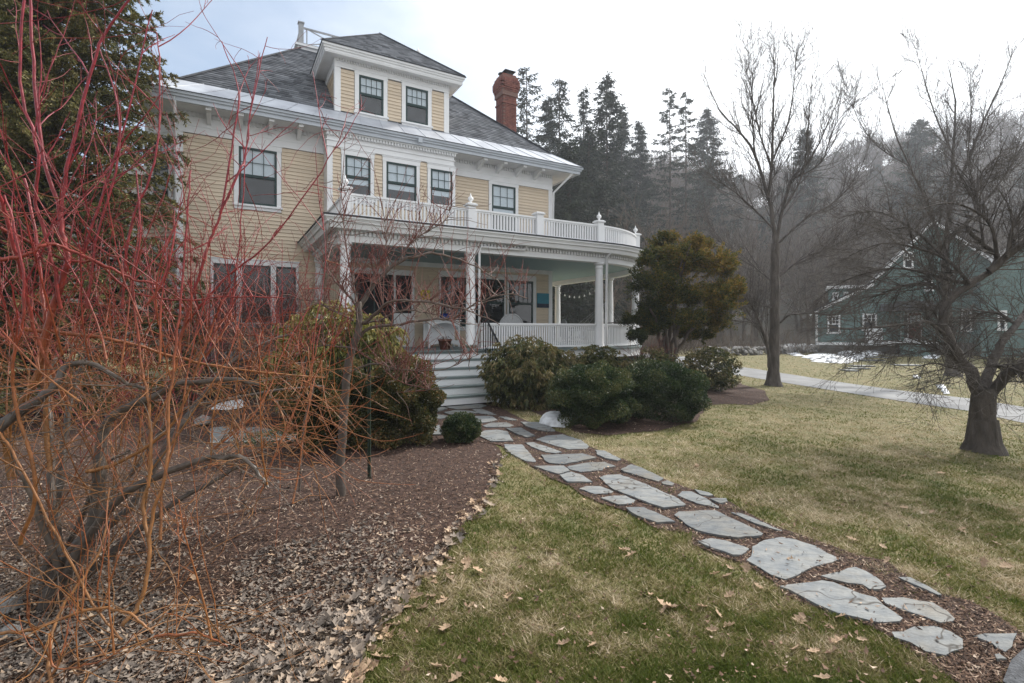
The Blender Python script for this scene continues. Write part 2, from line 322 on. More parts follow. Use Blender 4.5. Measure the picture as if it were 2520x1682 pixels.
# flagstones: outlines surveyed on the ground, each its own slab in the path
def B(*p): return [(1000+x/3.075, 940+y/3.075) for x, y in p]
def Cc(*p): return [(1700+x/2.8646, 1150+y/2.8646) for x, y in p]
stones = [
 B((190,190),(260,187),(312,213),(230,238),(185,232)), B((272,187),(430,173),(560,178),(605,190),(560,208),(385,218),(330,208)),
 B((180,250),(300,266),(330,274),(260,290),(170,290)), B((285,243),(370,226),(490,231),(550,243),(420,260),(335,258)),
 B((502,219),(570,216),(635,238),(682,258),(620,257),(545,247)), B((520,270),(645,268),(688,298),(640,312),(560,321),(525,302)),
 B((120,350),(240,345),(270,380),(270,412),(110,412)), B((580,342),(645,320),(760,316),(812,338),(780,351),(605,354)),
 B((705,272),(760,274),(840,299),(800,303),(745,292)), B((868,314),(1010,317),(1085,347),(1125,382),(1050,386),(965,366),(905,348)),
 B((755,364),(868,360),(972,421),(910,434),(835,407)), B((560,392),(604,378),(690,374),(764,388),(806,462),(642,462),(565,428)),
 B((742,488),(875,491),(978,608),(975,617),(903,612),(797,557),(748,512)), B((900,470),(968,471),(1175,547),(1130,554),(1052,544),(955,507)),
 B((985,447),(1062,422),(1180,412),(1322,454),(1378,500),(1365,517),(1230,522),(1125,494)), B((1025,570),(1150,567),(1330,562),(1436,590),(1328,613),(1190,637),(1085,628),(1045,603)),
 B((1430,531),(1500,536),(1625,602),(1598,612),(1505,594),(1448,568)), B((1220,657),(1372,627),(1498,621),(1580,655),(1495,666),(1480,684),(1322,697),(1248,678)),
 B((970,655),(1185,652),(1236,689),(1150,714),(1067,690)), B((1163,724),(1250,702),(1316,720),(1408,776),(1225,775),(1188,750)),
 B((1468,741),(1525,722),(1618,718),(1797,787),(2052,905),(2110,952),(2095,961),(1945,976),(1882,957),(1568,834),(1510,787)),
 B((1624,684),(1703,645),(1787,671),(1945,746),(1903,770),(1742,723),(1648,697)), B((1930,775),(1978,762),(2025,786),(2015,802),(1938,788)),
 B((1312,826),(1364,807),(1470,810),(1566,851),(1555,859),(1430,868),(1384,854)), B((1474,900),(1562,881),(1658,882),(1728,916),(1717,939),(1602,948),(1535,921)),
 B((1663,977),(1800,972),(2034,1082),(1900,1088),(1744,1035),(1698,1004)),
 [(1667,1226),(1679,1216),(1702,1217),(1738,1233),(1769,1253),(1767,1256),(1745,1251),(1716,1245)],
 B((2180,832),(2290,856),(2325,878),(2280,880),(2225,871)), Cc((135,243),(250,240),(258,264),(210,275),(172,260)),
 [(1662,1275),(1672,1267),(1720,1265),(1759,1264),(1811,1290),(1877,1323),(1871,1327),(1815,1332),(1771,1326),(1717,1314),(1687,1297)],
 Cc((58,548),(150,526),(250,545),(375,583),(412,602),(357,642),(292,644),(155,596)), Cc((285,338),(350,345),(478,395),(632,462),(645,471),(560,450),(452,415),(345,364)),
 Cc((440,583),(522,537),(640,514),(738,531),(876,576),(955,625),(1045,665),(995,689),(855,729),(757,782),(667,817),(564,782),(478,726),(400,680),(438,622)),
 Cc((925,796),(1032,771),(1160,735),(1235,765),(1303,803),(1374,870),(1328,888),(1264,888),(1204,853),(1102,843),(975,812)),
 Cc((632,873),(762,851),(930,831),(1008,846),(1195,925),(1294,950),(1362,1013),(1432,1054),(1484,1096),(1465,1118),(1320,1125),(1183,1093),(1025,1054),(886,995),(806,954),(706,897)),
 Cc((1348,950),(1500,946),(1697,981),(1803,1043),(1864,1100),(1845,1113),(1752,1123),(1624,1074),(1485,1030),(1378,987)),
 Cc((1468,803),(1548,810),(1676,874),(1768,932),(1740,932),(1644,886),(1505,824)),
 Cc((1424,1197),(1502,1196),(1583,1161),(1718,1151),(1835,1195),(1912,1247),(1907,1306),(1835,1333),(1798,1362),(1663,1333),(1545,1264),(1446,1232)),
 Cc((1992,1217),(2080,1206),(2240,1211),(2292,1214),(2272,1260),(2262,1298),(2214,1327),(2155,1295),(2126,1268)), Cc((2145,1362),(2180,1359),(2222,1389),(2190,1394),(2155,1391)),
]
z3b = lambda *p: [(500+x/3.356, 820+y/3.356) for x, y in p]
side_stones = [z3b((1800,800),(1950,770),(1965,850),(1790,855)), z3b((1190,850),(1340,830),(1350,900),(1230,905)), z3b((60,800),(230,780),(260,900),(60,920)), z3b((280,810),(450,790),(640,830),(660,900),(300,915)), z3b((680,840),(1000,830),(1150,860),(1150,905),(720,915))]
import bmesh
def slab(name, poly, par, rr):
    pts = [gp(u, v)[:2] for u, v in poly]
    # roughen the outline
    o = []
    n = len(pts)
    for i in range(n):
        a, b = pts[i], pts[(i+1) % n]; d = math.hypot(b[0]-a[0], b[1]-a[1]); k = max(1, min(8, int(d/.06)))
        for j in range(k):
            f = j/k; am = .004 if j == 0 else .009; o.append((a[0]+(b[0]-a[0])*f+rr.uniform(-am, am), a[1]+(b[1]-a[1])*f+rr.uniform(-am, am)))
    cx = sum(p[0] for p in o)/len(o); cy = sum(p[1] for p in o)/len(o); z = float(g(cx, cy))
    tx, ty = rr.uniform(-.010, .010), rr.uniform(-.010, .010)
    bm = bmesh.new(); f = bm.faces.new([bm.verts.new((p[0]-cx, p[1]-cy, (p[0]-cx)*tx+(p[1]-cy)*ty)) for p in o]); f.normal_update()
    if f.normal.z < 0: f.normal_flip()
    r = bmesh.ops.extrude_face_region(bm, geom=[f]); top = [e for e in r['geom'] if isinstance(e, bmesh.types.BMVert)]
    for v in top: v.co.z += .034; v.co.x *= 1.02; v.co.y *= 1.02
    me = bpy.data.meshes.new('flagstone'); bm.normal_update(); bm.to_mesh(me); bm.free()
    ob = link('flagstone', me, M['stone'], par, loc=(cx, cy, float(g(cx, cy)) - .011 + rr.uniform(0, .008)))
    return ob
rr = random.Random(5)
for s_ in stones + side_stones: slab('flagstone', s_, path, rr)

# ------------------------------------------------------------------ scatter on the ground
def ground_sample(n, y0, y1, spread=1.4, pw=1.0):
    """more pieces near the camera, fewer far away"""
    t = rng.random(n); a = 1.0/y0**pw; b = 1.0/y1**pw; Y = (a + (b-a)*t)**(-1.0/pw)
    X = (rng.random(n)*2-1)*(Y*spread + .9); return X, Y
stone_polys = [[gp(u, v)[:2] for u, v in s_] for s_ in stones + side_stones]
def on_stone(x, y):
    r = np.zeros(len(x), bool)
    for p in stone_polys: r |= inside(p, x, y)
    return r
def vnoise(x, y, sc, seed=0):
    # value noise, vectorised
    x = x*sc + seed*17.3; y = y*sc + seed*9.1
    xi = np.floor(x).astype(int); yi = np.floor(y).astype(int); fx = x-xi; fy = y-yi; fx = fx*fx*(3-2*fx); fy = fy*fy*(3-2*fy)
    def h(a, b): 
        k = (a*374761393 + b*668265263 + seed*1013) & 0xffffffff; k = ((k ^ (k >> 13))*1274126177) & 0xffffffff; return (k & 0xffff)/65535.
    return (h(xi, yi)*(1-fx)+h(xi+1, yi)*fx)*(1-fy) + (h(xi, yi+1)*(1-fx)+h(xi+1, yi+1)*fx)*fy
# grass blades
n = 980000
X, Y = ground_sample(n, 1.9, 40, pw=.9)
ok = ~(inside(LBed, X, Y) | inside(RBed, X, Y) | inside(Drive, X, Y) | inside(corner, X, Y))
inp = inside(PBed, X, Y); SPt = np.array([(a[0]+(b[0]-a[0])*f, a[1]+(b[1]-a[1])*f) for s_ in stone_polys for a, b in zip(s_, s_[1:]+s_[:1]) for f in (0, .33, .66)])
ii = np.where(inp)[0]; dm_ = np.full(len(ii), 9.)
for q_ in SPt: dm_ = np.minimum(dm_, np.hypot(X[ii]-q_[0], Y[ii]-q_[1]))
inp[ii[(dm_ > .06 + .05*rng.random(len(ii))) & (Y[ii] > 3.1 + .3*rng.random(len(ii))) & (X[ii] > -.2 + .0*Y[ii]) & (Y[ii] < 8)]] = False
ok &= ~(inp & (rng.random(n) > .04)) & ~on_stone(X, Y)
# keep clear of the house and porch
hx = (X+1.03)*.8707 + (Y-12.8)*.4917; ht = -(X+1.03)*.4917 + (Y-12.8)*.8707
ok &= ~((hx > -8) & (hx < 8.2) & (ht > -.6))
dens = .55 + .45*vnoise(X, Y, 2.0, 3)
ok &= rng.random(n) < dens
X, Y = X[ok], Y[ok]; n = len(X)
patch = .26*vnoise(X, Y, .6, 1) + .26*vnoise(X, Y, 2.1, 2) + .26*vnoise(X, Y, 5, 5) + .22*vnoise(X, Y, 13, 6)
straw = np.clip((patch-.44)*2.6 + .45 - .12*sm(Y, 3.2, 2.0) + rng.normal(0, .24, n), 0, 1)
hgt = (.011 + .019*rng.random(n))*(.55 + .9*vnoise(X, Y, 9, 21))*(1 + .03*Y)
wd = (.0018 + .0020*rng.random(n))*(1 + .16*Y)
a = rng.random(n)*2*np.pi; lean = rng.random(n)*1.5 + straw*.8; la = rng.random(n)*2*np.pi
Z = g(X, Y)
dx, dy = np.cos(a)*wd, np.sin(a)*wd
tx = np.cos(la)*lean*hgt; ty = np.sin(la)*lean*hgt
V = np.empty((n, 3, 3)); V[:,0] = np.stack([X-dx, Y-dy, Z], 1); V[:,1] = np.stack([X+dx, Y+dy, Z], 1); V[:,2] = np.stack([X+tx, Y+ty, Z+hgt], 1)
tag(link('grass', np_mesh('grass', V.reshape(-1, 3), np.arange(3*n).reshape(-1, 3), M['grass'], np.repeat(straw, 3))), 'short late winter grass, green blades mixed with straw', 'grass', kind='stuff')
def flakes(X, Y, size, asp, lift, colr, name, m, curl=.3, base=.012, tilt=.5):
    n = len(X); a = rng.random(n)*2*np.pi; sx = size; sy = size*asp
    c, s = np.cos(a), np.sin(a); Z = g(X, Y) + base + lift
    t1 = rng.normal(0, tilt, n); t2 = rng.normal(0, tilt, n); cu = curl*size*rng.random(n)
    def P(px, py, pz): return np.stack([X + px*c - py*s, Y + px*s + py*c, Z + px*t1*.6 + py*t2*.6 + pz], 1)
    V = np.stack([P(-sx, 0*sx, cu), P(0*sx, -sy, 0*cu), P(sx, .1*sy, cu), P(.1*sx, sy, 0*cu)], 1).reshape(-1, 3)
    i = np.arange(n)*4; Fc = np.concatenate([np.stack([i, i+1, i+3], 1), np.stack([i+1, i+2, i+3], 1)])
    return link(name, np_mesh(name, V, Fc, m, np.repeat(colr, 4)))
# mulch chips in the beds and the path
X, Y = ground_sample(290000, 1.9, 16, pw=1.1)
ok = (inside(LBed, X, Y) | inside(RBed, X, Y) | inside(PBed, X, Y)) & ~on_stone(X, Y); X, Y = X[ok], Y[ok]; n = len(X)
Xs, Ys = ground_sample(60000, 1.9, 14, pw=1.1); ok = on_stone(Xs, Ys) & (rng.random(60000) < .05); X = np.concatenate([X, Xs[ok]]); Y = np.concatenate([Y, Ys[ok]]); n = len(X)
tag(flakes(X, Y, (.007+.013*rng.random(n))*(1+.05*Y), .22, np.where(on_stone(X, Y), .022, .012*rng.random(n)), np.clip(rng.random(n)**1.3 + .15*(vnoise(X, Y, 1.5, 8)-.5), 0, 1), 'mulch_chips', M['chips']), 'shredded brown bark mulch lying over the planting beds', 'mulch', kind='stuff')
X, Y = ground_sample(5000, 1.9, 16, pw=1.1); ok = ~(inside(LBed, X, Y) | inside(RBed, X, Y) | inside(Drive, X, Y)); X, Y = X[ok], Y[ok]; n = len(X)
tag(flakes(X, Y, (.006+.013*rng.random(n)**2)*(1+.04*Y), .5, .006+.018*rng.random(n), np.clip(rng.normal(.55, .25, n), 0, 1), 'lawn_debris', M['chips'], curl=.7), 'crumbled leaf bits and twigs scattered through the grass', 'leaf litter', kind='stuff')
# grey matted leaf litter in the left bed
X, Y = ground_sample(140000, 1.9, 9, pw=1.3)
dn = vnoise(X, Y, 1.1, 11)*.6 + vnoise(X, Y, 3.1, 12)*.4
near = 1 - sm(Y, 3.4, 5.2)
ok = inside(LBed, X, Y) & ((dn < .20 + .30*near) | (rng.random(len(X)) < .05)); ok &= ~((Y < 2.9) & (X > -1.75) & (X < -1.15) & (dn > .35))
X, Y = X[ok], Y[ok]; n = len(X)
tag(flakes(X, Y, .008+.017*rng.random(n)**2, .5, .022*rng.random(n), np.clip(rng.normal(.5, .25, n), 0, 1), 'leaf_litter', M['litter'], curl=.6, tilt=.4), 'matted grey leaf litter around the foot of the red stemmed shrub', 'leaf litter', kind='stuff')
# larger pale oak leaves matted along the lawn edge of the bed
X, Y = ground_sample(60000, 1.95, 7, pw=1.3); E = np.array([(LB[i][0]*(1-f)+LB[i+1][0]*f, LB[i][1]*(1-f)+LB[i+1][1]*f) for i in range(len(LB)-3) for f in np.arange(0, 1, .2)])
dmin = np.full(len(X), 9.)
for e_ in E: dmin = np.minimum(dmin, np.hypot(X-e_[0], Y-e_[1]))
wdt_ = .10 + .42*(1-sm(Y, 2.3, 4.0))
ok = (dmin < wdt_*(.4+.6*rng.random(len(X)))) & (rng.random(len(X)) < .42) & (inside(LBed, X, Y) | (dmin < .07)); X, Y = X[ok], Y[ok]; n = len(X)
drift = (X, Y)
# oak leaves: a few lobed outlines shared by all the pieces
def oak_leaf(seed):
    r = random.Random(seed); L_ = 1.0; right = []
    for i in range(7):
        f = i/6; w_ = (.12 + .30*math.sin(math.pi*min(1, f*1.05)**.8)) * (1.25 if i % 2 else .55) * r.uniform(.8, 1.2)
        right.append((f*L_ - .5, w_))
    top = [(.56, 0)]
    pts = [(-.72, .0)] + right + top; left = [(x, -y*r.uniform(.8, 1.1)) for x, y in right][::-1]
    cv = r.uniform(.15, .5); tw = r.uniform(-.4, .4)
    def z(x, y): return cv*(x*x*.8 + y*y*1.6) + tw*x*y + r.uniform(-.03, .03)
    ring = pts + left; vs = [(x, y, z(x, y)) for x, y in ring] + [(x, 0, z(x, 0)-.05) for x, _ in right]
    nr = len(right); R0 = 1; c0 = len(ring); Lf = len(ring)-1
    fs = []
    for i in range(nr-1):
        fs += [(c0+i, R0+i, R0+i+1, c0+i+1)]; fs += [(c0+i+1, Lf-(i+1), Lf-i, c0+i)]
    fs += [(0, R0, c0), (0, c0, Lf), (c0+nr-1, R0+nr-1, R0+nr), (c0+nr-1, R0+nr, R0+nr+1)]
    me = bpy.data.meshes.new('fallen_leaf'); me.from_pydata(vs, [], fs); me.update(); me.materials.append(M['leaf']); return me
OL = [oak_leaf(i) for i in range(6)]
def leaf_pile(name, X, Y, size, tint, base, m):
    tv = []
    for me in OL:
        v = np.empty(len(me.vertices)*3, np.float32); me.vertices.foreach_get('co', v); me.calc_loop_triangles(); t = np.empty(len(me.loop_triangles)*3, np.int32); me.loop_triangles.foreach_get('vertices', t); tv.append((v.reshape(-1, 3), t.reshape(-1, 3)))
    Vs, Fs, Cs = [], [], []; off = 0
    for i in range(len(X)):
        v, t = tv[i % 6]; a, b, c = rng.random()*6.28, rng.normal(0, .38), rng.normal(0, .38); M3 = np.array(Matrix.Rotation(a, 3, 'Z') @ Matrix.Rotation(b, 3, 'X') @ Matrix.Rotation(c, 3, 'Y'))
        vv = (v*np.array([[1, .85, 1.3]])) @ M3.T * size[i]; vv += np.array([[X[i], Y[i], g(X[i], Y[i]) + base + rng.random()*.03]]); Vs.append(vv); Fs.append(t+off); Cs.append(np.full(len(v), tint[i])); off += len(v)
    return link(name, np_mesh(name, np.concatenate(Vs), np.concatenate(Fs), m, np.concatenate(Cs)))
def put_leaf(x, y, sz, i, base=.014):
    o = link('fallen_leaf', OL[i % 6], None, lawn, loc=(x, y, float(g(x, y)) + base + .004), rot=(random.gauss(0, .3), random.gauss(0, .3), random.uniform(0, 6.28)), scl=(sz, sz*random.uniform(.7, 1), sz*random.uniform(.5, 1.2)))
X, Y = drift; sel = rng.random(len(X)) < min(1, 750/max(1, len(X))); X, Y = X[sel], Y[sel]; n = len(X); print('drift', n)
tag(leaf_pile('leaf_drift', X, Y, .045+.05*rng.random(n), np.clip(rng.normal(.72, .22, n), 0, 1), .012, M['litter']), 'pale drift of oak leaves piled along the edge of the lawn', 'leaf litter', kind='stuff')
X, Y = ground_sample(6000, 1.9, 6, pw=1.3); ok = inside(LBed, X, Y) & (vnoise(X, Y, 1.1, 11) < .55); X, Y = X[ok][:900], Y[ok][:900]; n = len(X)
tag(leaf_pile('matted_leaves', X, Y, .03+.03*rng.random(n), np.clip(rng.normal(.42, .22, n), 0, 1), .012, M['litter']), 'weathered grey oak leaves matted over the bark mulch near the camera', 'leaf litter', kind='stuff')
cnt = 0
edge = LB[:-3]
while cnt < 175:                     # blown against the edge of the bed
    i = random.randrange(len(edge)-1) if random.random() < .5 else random.randrange(5); f = random.random(); a_, b_ = edge[i], edge[i+1]
    x = a_[0]+(b_[0]-a_[0])*f + random.gauss(-.05, .06 + (.10 if i < 4 else 0)); y = a_[1]+(b_[1]-a_[1])*f + random.gauss(0, .07)
    put_leaf(x, y, random.uniform(.045, .095), cnt); cnt += 1
lp = [(1800,1440),(1790,1410),(1620,1520),(1640,1490),(1760,1515),(1060,1480),(1150,1420),(1280,1480),(1440,1590),(1110,1390),(2120,1340),(2440,1400),(2370,1310),(1480,1290),(1970,1545),(2050,1600),(1080,1650),(1250,1660),(2240,1180),(2320,1170),(1700,1150),(2200,1250),(1950,1390),(2280,1130),(1335,1350),(1560,1370)]
for (u, v) in lp:
    p = gp(u, v)
    for k in range(random.choice((1, 1, 2, 3))): put_leaf(p[0]+random.gauss(0, .06), p[1]+random.gauss(0, .06), random.uniform(.055, .085), cnt, .02); cnt += 1
while cnt < 290:
    X1, Y1 = ground_sample(1, 2.1, 14, 1.0, 1.2); x, y = float(X1[0]), float(Y1[0])
    if inside(Drive, np.array([x]), np.array([y]))[0]: continue
    put_leaf(x, y, random.uniform(.04, .075), cnt, .022 if not inside(LBed, np.array([x]), np.array([y]))[0] else .035); cnt += 1
# ------------------------------------------------------------------ the yellow house (local frame: x along the front, y into the house, z up)
HR = math.atan2(1265, 2240)
H = tag(empty('yellow_house', (-1.03, 12.8, 0), HR), 'large cream clapboard house with white trim and a wrap-round porch', 'house')
TW = 3.6; SL, SR = -6.35, 4.82; TB = 13.4; FZ = 1.13
body = MB(); body.box(SL+.02, SR-.02, TW+.03, TB, .0, 7.12); body.build('wall', M['siding'], H)
fd = MB(); fd.box(SL, SR, TW, TW+.1, .0, .86); fd.build('foundation', M['fdn'], H)
wt = MB(); wt.box(SL-.02, SR+.02, TW-.035, TW+.02, .88, 1.09); wt.build('water_table', M['white'], H)
# clapboards: one wedge-shaped board, stretched to length
cbm = MB(); cbm.add([(0,-.030,0),(1,-.030,0),(1,0,0),(0,0,0),(0,-.004,.104),(1,-.004,.104),(1,0,.104),(0,0,.104)],
    [(0,3,2,1),(4,5,6,7),(0,1,5,4),(1,2,6,5),(2,3,7,6),(3,0,4,7)])
cbm = cbm.mesh('clapboard'); cbm.materials.append(M['siding'])
nclap = [0]
def clap(par, segs, z0, z1, org=(0, 0), ang=0.):
    """segs: list of (x0, x1) or callables z -> list of (x0,x1)"""
    z = z0
    while z < z1 - .05:
        for (a, b) in segs(z + .05):
            if b - a > .04:
                ca, sa = math.cos(ang), math.sin(ang)
                h = min(1, (z1 - z)/.104)
                link('clapboard', cbm, None, par, loc=(org[0]+a*ca, org[1]+a*sa, z), rot=(0, 0, ang), scl=(b-a, 1, h)); nclap[0] += 1
        z += .1
def holes(x0, x1, hs):
    def f(z):
        segs = [(x0, x1)]
        for (a, b, c, d) in hs:
            if c < z < d:
                ns = []
                for (p, q) in segs:
                    if a > p: ns.append((p, min(q, a)))
                    if b < q: ns.append((max(p, b), q))
                segs = [s for s in ns if s[1] > s[0]] if (a < x1 and b > x0) else segs
        return segs
    return f
def window(par, wdt, hgt, loc, ang=0., cas=.11, blind=.5, cols=4, rows=2, room='room', grid=True, sill=True, name='window', head=.13):
    """double hung window; origin = lower left corner of the sash opening, outward = -y"""
    c = MB(); c.box(-cas, 0, -.035, .03, 0, hgt); c.box(wdt, wdt+cas, -.035, .03, 0, hgt); c.box(-cas-.01, wdt+cas+.01, -.045, .03, hgt, hgt+head)
    c.box(-cas-.03, wdt+cas+.03, -.06, .0, hgt+head, hgt+head+.025)
    wn = c.build(name, M['white'], par, loc=loc, rot=(0, 0, ang))
    if sill: s = MB(); s.box(-cas-.03, wdt+cas+.03, -.08, .03, -.05, 0); s.box(-cas, wdt+cas, -.03, .03, -.13, -.05); s.build('sill', M['white'], wn)
    fw = .055; mid = hgt*.5
    for (z0, z1, y) in ((mid-.02, hgt, -.020), (0, mid+.02, -.006)):
        s = MB(); s.box(0, fw, y-.014, y+.012, z0, z1); s.box(wdt-fw, wdt, y-.014, y+.012, z0, z1); s.box(fw, wdt-fw, y-.014, y+.012, z1-fw, z1); s.box(fw, wdt-fw, y-.014, y+.012, z0, z0+fw+.01)
        s.build('sash', M['sash'], wn)
        p = MB(); p.add([(fw, y+.004, z0+fw), (wdt-fw, y+.004, z0+fw), (wdt-fw, y+.004, z1-fw), (fw, y+.004, z1-fw)], [(0,1,2,3)]); p.build('pane', M['glass'], wn)
    if grid:
        s = MB(); z0, z1 = mid+.03, hgt-fw
        for i in range(1, cols): x = fw + (wdt-2*fw)*i/cols; s.box(x-.008, x+.008, -.030, -.018, z0, z1)
        for j in range(1, rows): z = z0 + (z1-z0)*j/rows; s.box(fw, wdt-fw, -.031, -.019, z-.008, z+.008)
        s.build('muntins', M['sash'], wn)
    q = MB(); q.add([(0,.024,0),(wdt,.024,0),(wdt,.024,hgt),(0,.024,hgt)], [(0,1,2,3)]); q.build('dark_room', M[room], wn)
    if blind > 0:
        b_ = MB(); b_.box(fw, wdt-fw, .012, .018, hgt*(1-blind), hgt); b_.build('blind', M['blind'], wn)
    return wn
# second floor, left of the bay
A = (-5.01, -4.10, 4.97, 6.48)      # s0,s1,z0,z1
A = (-5.01, -4.10, 4.955, 6.455)
window(H, .91, 1.50, (A[0], TW, A[2]), blind=.5, cols=3, rows=2, room='room_warm')
fz = 6.60
bayL, bayR, TBAY = -2.88, .83, 3.07
# first floor windows left of the porch: a row of three
G3 = [(-5.58,-5.06), (-4.93,-4.25), (-4.12,-3.62)]
for (a, b) in G3: window(H, b-a, 1.52, (a, TW, 1.84), blind=0, grid=False, cas=.065)
clap(H, holes(SL+.11, bayL, [(A[0]-.12, A[1]+.12, A[2]-.14, 7), (G3[0][0]-.08, G3[2][1]+.08, 1.70, 3.50), (-3.05, 9, 3.75, 4.15), (-3.6, 9, 3.9, 4.1)]), 1.09, fz, (0, TW))
cb_ = MB(); cb_.box(SL-.03, SL+.11, TW-.03, TW+.05, 1.09, 6.60); cb_.build('corner_board', M['white'], H)
cb_ = MB(); cb_.box(SR-.13, SR+.03, TW-.03, TW+.05, FZ, 6.60); cb_.build('corner_board', M['white'], H)
fr_ = MB(); fr_.box(SL-.03, SR+.03, TW-.028, TW+.02, 6.60, 7.12); fr_.box(SL-.04, SR+.04, TW-.045, TW, 6.60, 6.64); fr_.box(SL-.04, SR+.04, TW-.04, TW, 6.78, 6.80)
fr_.build('frieze', M['white'], H)
# bay of three windows above the porch roof
bm_ = MB(); bm_.box(bayL+.02, bayR-.02, TBAY+.03, TW+.03, 3.95, 7.05); bm_.build('bay_wall', M['siding'], H)
BW = []
for (u0, u1) in ((848.8, 911.1), (950, 1024.2), (1059, 1112)):
    def s_of(u, t=TBAY): k = (u-CU)/F; return (1.03 + .4921*t + k*(12.8+.8706*t))/(.8707 - k*.4917)
    BW.append((s_of(u0), s_of(u1)))
for (a, b) in BW: window(H, b-a, 1.19, (a, TBAY, 5.32), blind=.66, cols=3, rows=2, room='room_warm', cas=.10)
clap(H, holes(bayL+.13, bayR-.13, [(a-.11, b+.11, 5.18, 7) for a, b in BW]), 4.15, 6.68, (0, TBAY))
for x in (bayL, bayR-.14): q = MB(); q.box(x-.01*(x < 0), x+.14+.01*(x > 0), TBAY-.02, TW-.01, 4.0, 6.68); q.build('bay_corner_board', M['white'], H)
q = MB(); q.box(bayL-.02, bayR+.02, TBAY-.03, TW-.01, 6.68, 6.97); q.box(bayL-.03, bayR+.03, TBAY-.045, TW-.01, 6.682, 6.715); q.box(bayL-.05, bayR+.05, TBAY-.055, TW-.01, 6.84, 6.87); q.build('bay_frieze', M['white'], H)
q = MB(); q.box(bayL-.10, bayR+.10, TBAY-.13, TW-.01, 7.055, 7.085); q.box(bayL-.05, bayR+.05, TBAY-.07, TW-.01, 6.97, 7.055); q.box(bayL-.12, bayR+.12, TBAY-.15, TW-.01, 7.085, 7.118); q.build('bay_cornice', M['white'], H)
q = MB(); x = bayL-.03
while x < bayR: q.box(x, x+.045, TBAY-.115, TBAY-.06, 6.975, 7.055); x += .085
tag(q.build('bay_dentils', M['white'], H), kind='stuff')
# second floor right of the bay
RW = (s_of(1209.5, TW), s_of(1267.5, TW)); RZ = (5.0, 6.5)
window(H, RW[1]-RW[0], RZ[1]-RZ[0], (RW[0], TW, RZ[0]), blind=.62, cols=3, rows=2, room='room_warm', head=.10)
clap(H, holes(bayR, SR-.13, [(RW[0]-.12, RW[1]+.12, RZ[0]-.14, 7)]), 4.15, fz, (0, TW))
# eaves: soffit, gutter, metal strip, brackets, dentils
EO = .75; ex0, ex1, ey0, ey1 = SL-EO, SR+EO, TW-EO, TB+EO
q = MB(); q.box(ex0+.04, ex1-.04, ey0+.04, ey1-.04, 7.12, 7.16); q.build('soffit', M['white2'], H)
q = MB()
for k, (o_, z0, z1) in enumerate(((0.02, 7.09, 7.19), (-.02, 7.19, 7.25), (-.06, 7.25, 7.31))):
    q.box(ex0+o_, ex1-o_, ey0+o_, ey0+o_+.06, z0, z1); q.box(ex1-o_-.06, ex1-o_, ey0+o_+.06, ey1, z0, z1); q.box(ex0+o_, ex0+o_+.06, ey0+o_+.06, ey1, z0, z1)
q.build('gutter', M['gutter'], H)
q = MB(); q.box(ex0-.10, ex1+.10, ey0-.10, ey0-.085, 7.305, 7.32); q.build('drip_edge', M['drip'], H)
for u in (513.3, 593.3, 669, 741.5, 1196.4, 1244.9, 1292.7, 1338):
    s0 = s_of(u, ey0+.1)
    q = MB(); q.box(s0-.055, s0+.055, ey0+.14, TW-.03, 7.035, 7.12); q.box(s0-.062, s0+.062, ey0+.10, ey0+.15, 7.03, 7.125)
    q.add([(s0-.045, ey0+.30, 7.035), (s0-.045, TW-.03, 7.035), (s0-.045, TW-.03, 6.86), (s0+.045, ey0+.30, 7.035), (s0+.045, TW-.03, 7.035), (s0+.045, TW-.03, 6.86)], [(0,1,2),(3,5,4),(0,3,4,1),(1,4,5,2),(2,5,3,0)])
    q.build('bracket', M['white'], H)
q = MB(); x = SL+.05
while x < SR-.05:
    if not (bayL-.15 < x < bayR+.15): q.box(x, x+.045, TW-.075, TW-.028, 7.02, 7.12)
    x += .09
tag(q.build('dentils', M['white'], H), kind='stuff')
# roof: metal strip at the eave, shingle courses above
K = .75; zE, zK, zD = 7.32, 7.90, 11.25; dx0, dx1, dy0, dy1 = -3.05, 1.1, 7.1, 10.4
oe = [(ex0-.06, ey0-.06), (ex1+.06, ey0-.06), (ex1+.06, ey1+.06), (ex0-.06, ey1+.06)]
ik = [(ex0+K, ey0+K), (ex1-K, ey0+K), (ex1-K, ey1-K), (ex0+K, ey1-K)]
dk = [(dx0, dy0), (dx1, dy0), (dx1, dy1), (dx0, dy1)]
q = MB()
for i in range(4):
    a, b, c, d = oe[i], oe[(i+1) % 4], ik[(i+1) % 4], ik[i]
    q.add([(*a, zE), (*b, zE), (*c, zK), (*d, zK)], [(0,1,2,3)])
mst = q.build('eave_metal', M['flash'], H)
q = MB()
for i in range(21):
    f = i/20; q.bar((oe[0][0]*(1-f)+oe[1][0]*f, oe[0][1], zE+.006), (ik[0][0]*(1-f)+ik[1][0]*f, ik[0][1], zK+.006), .022, .012)
q.build('metal_seams', M['flash'], H)
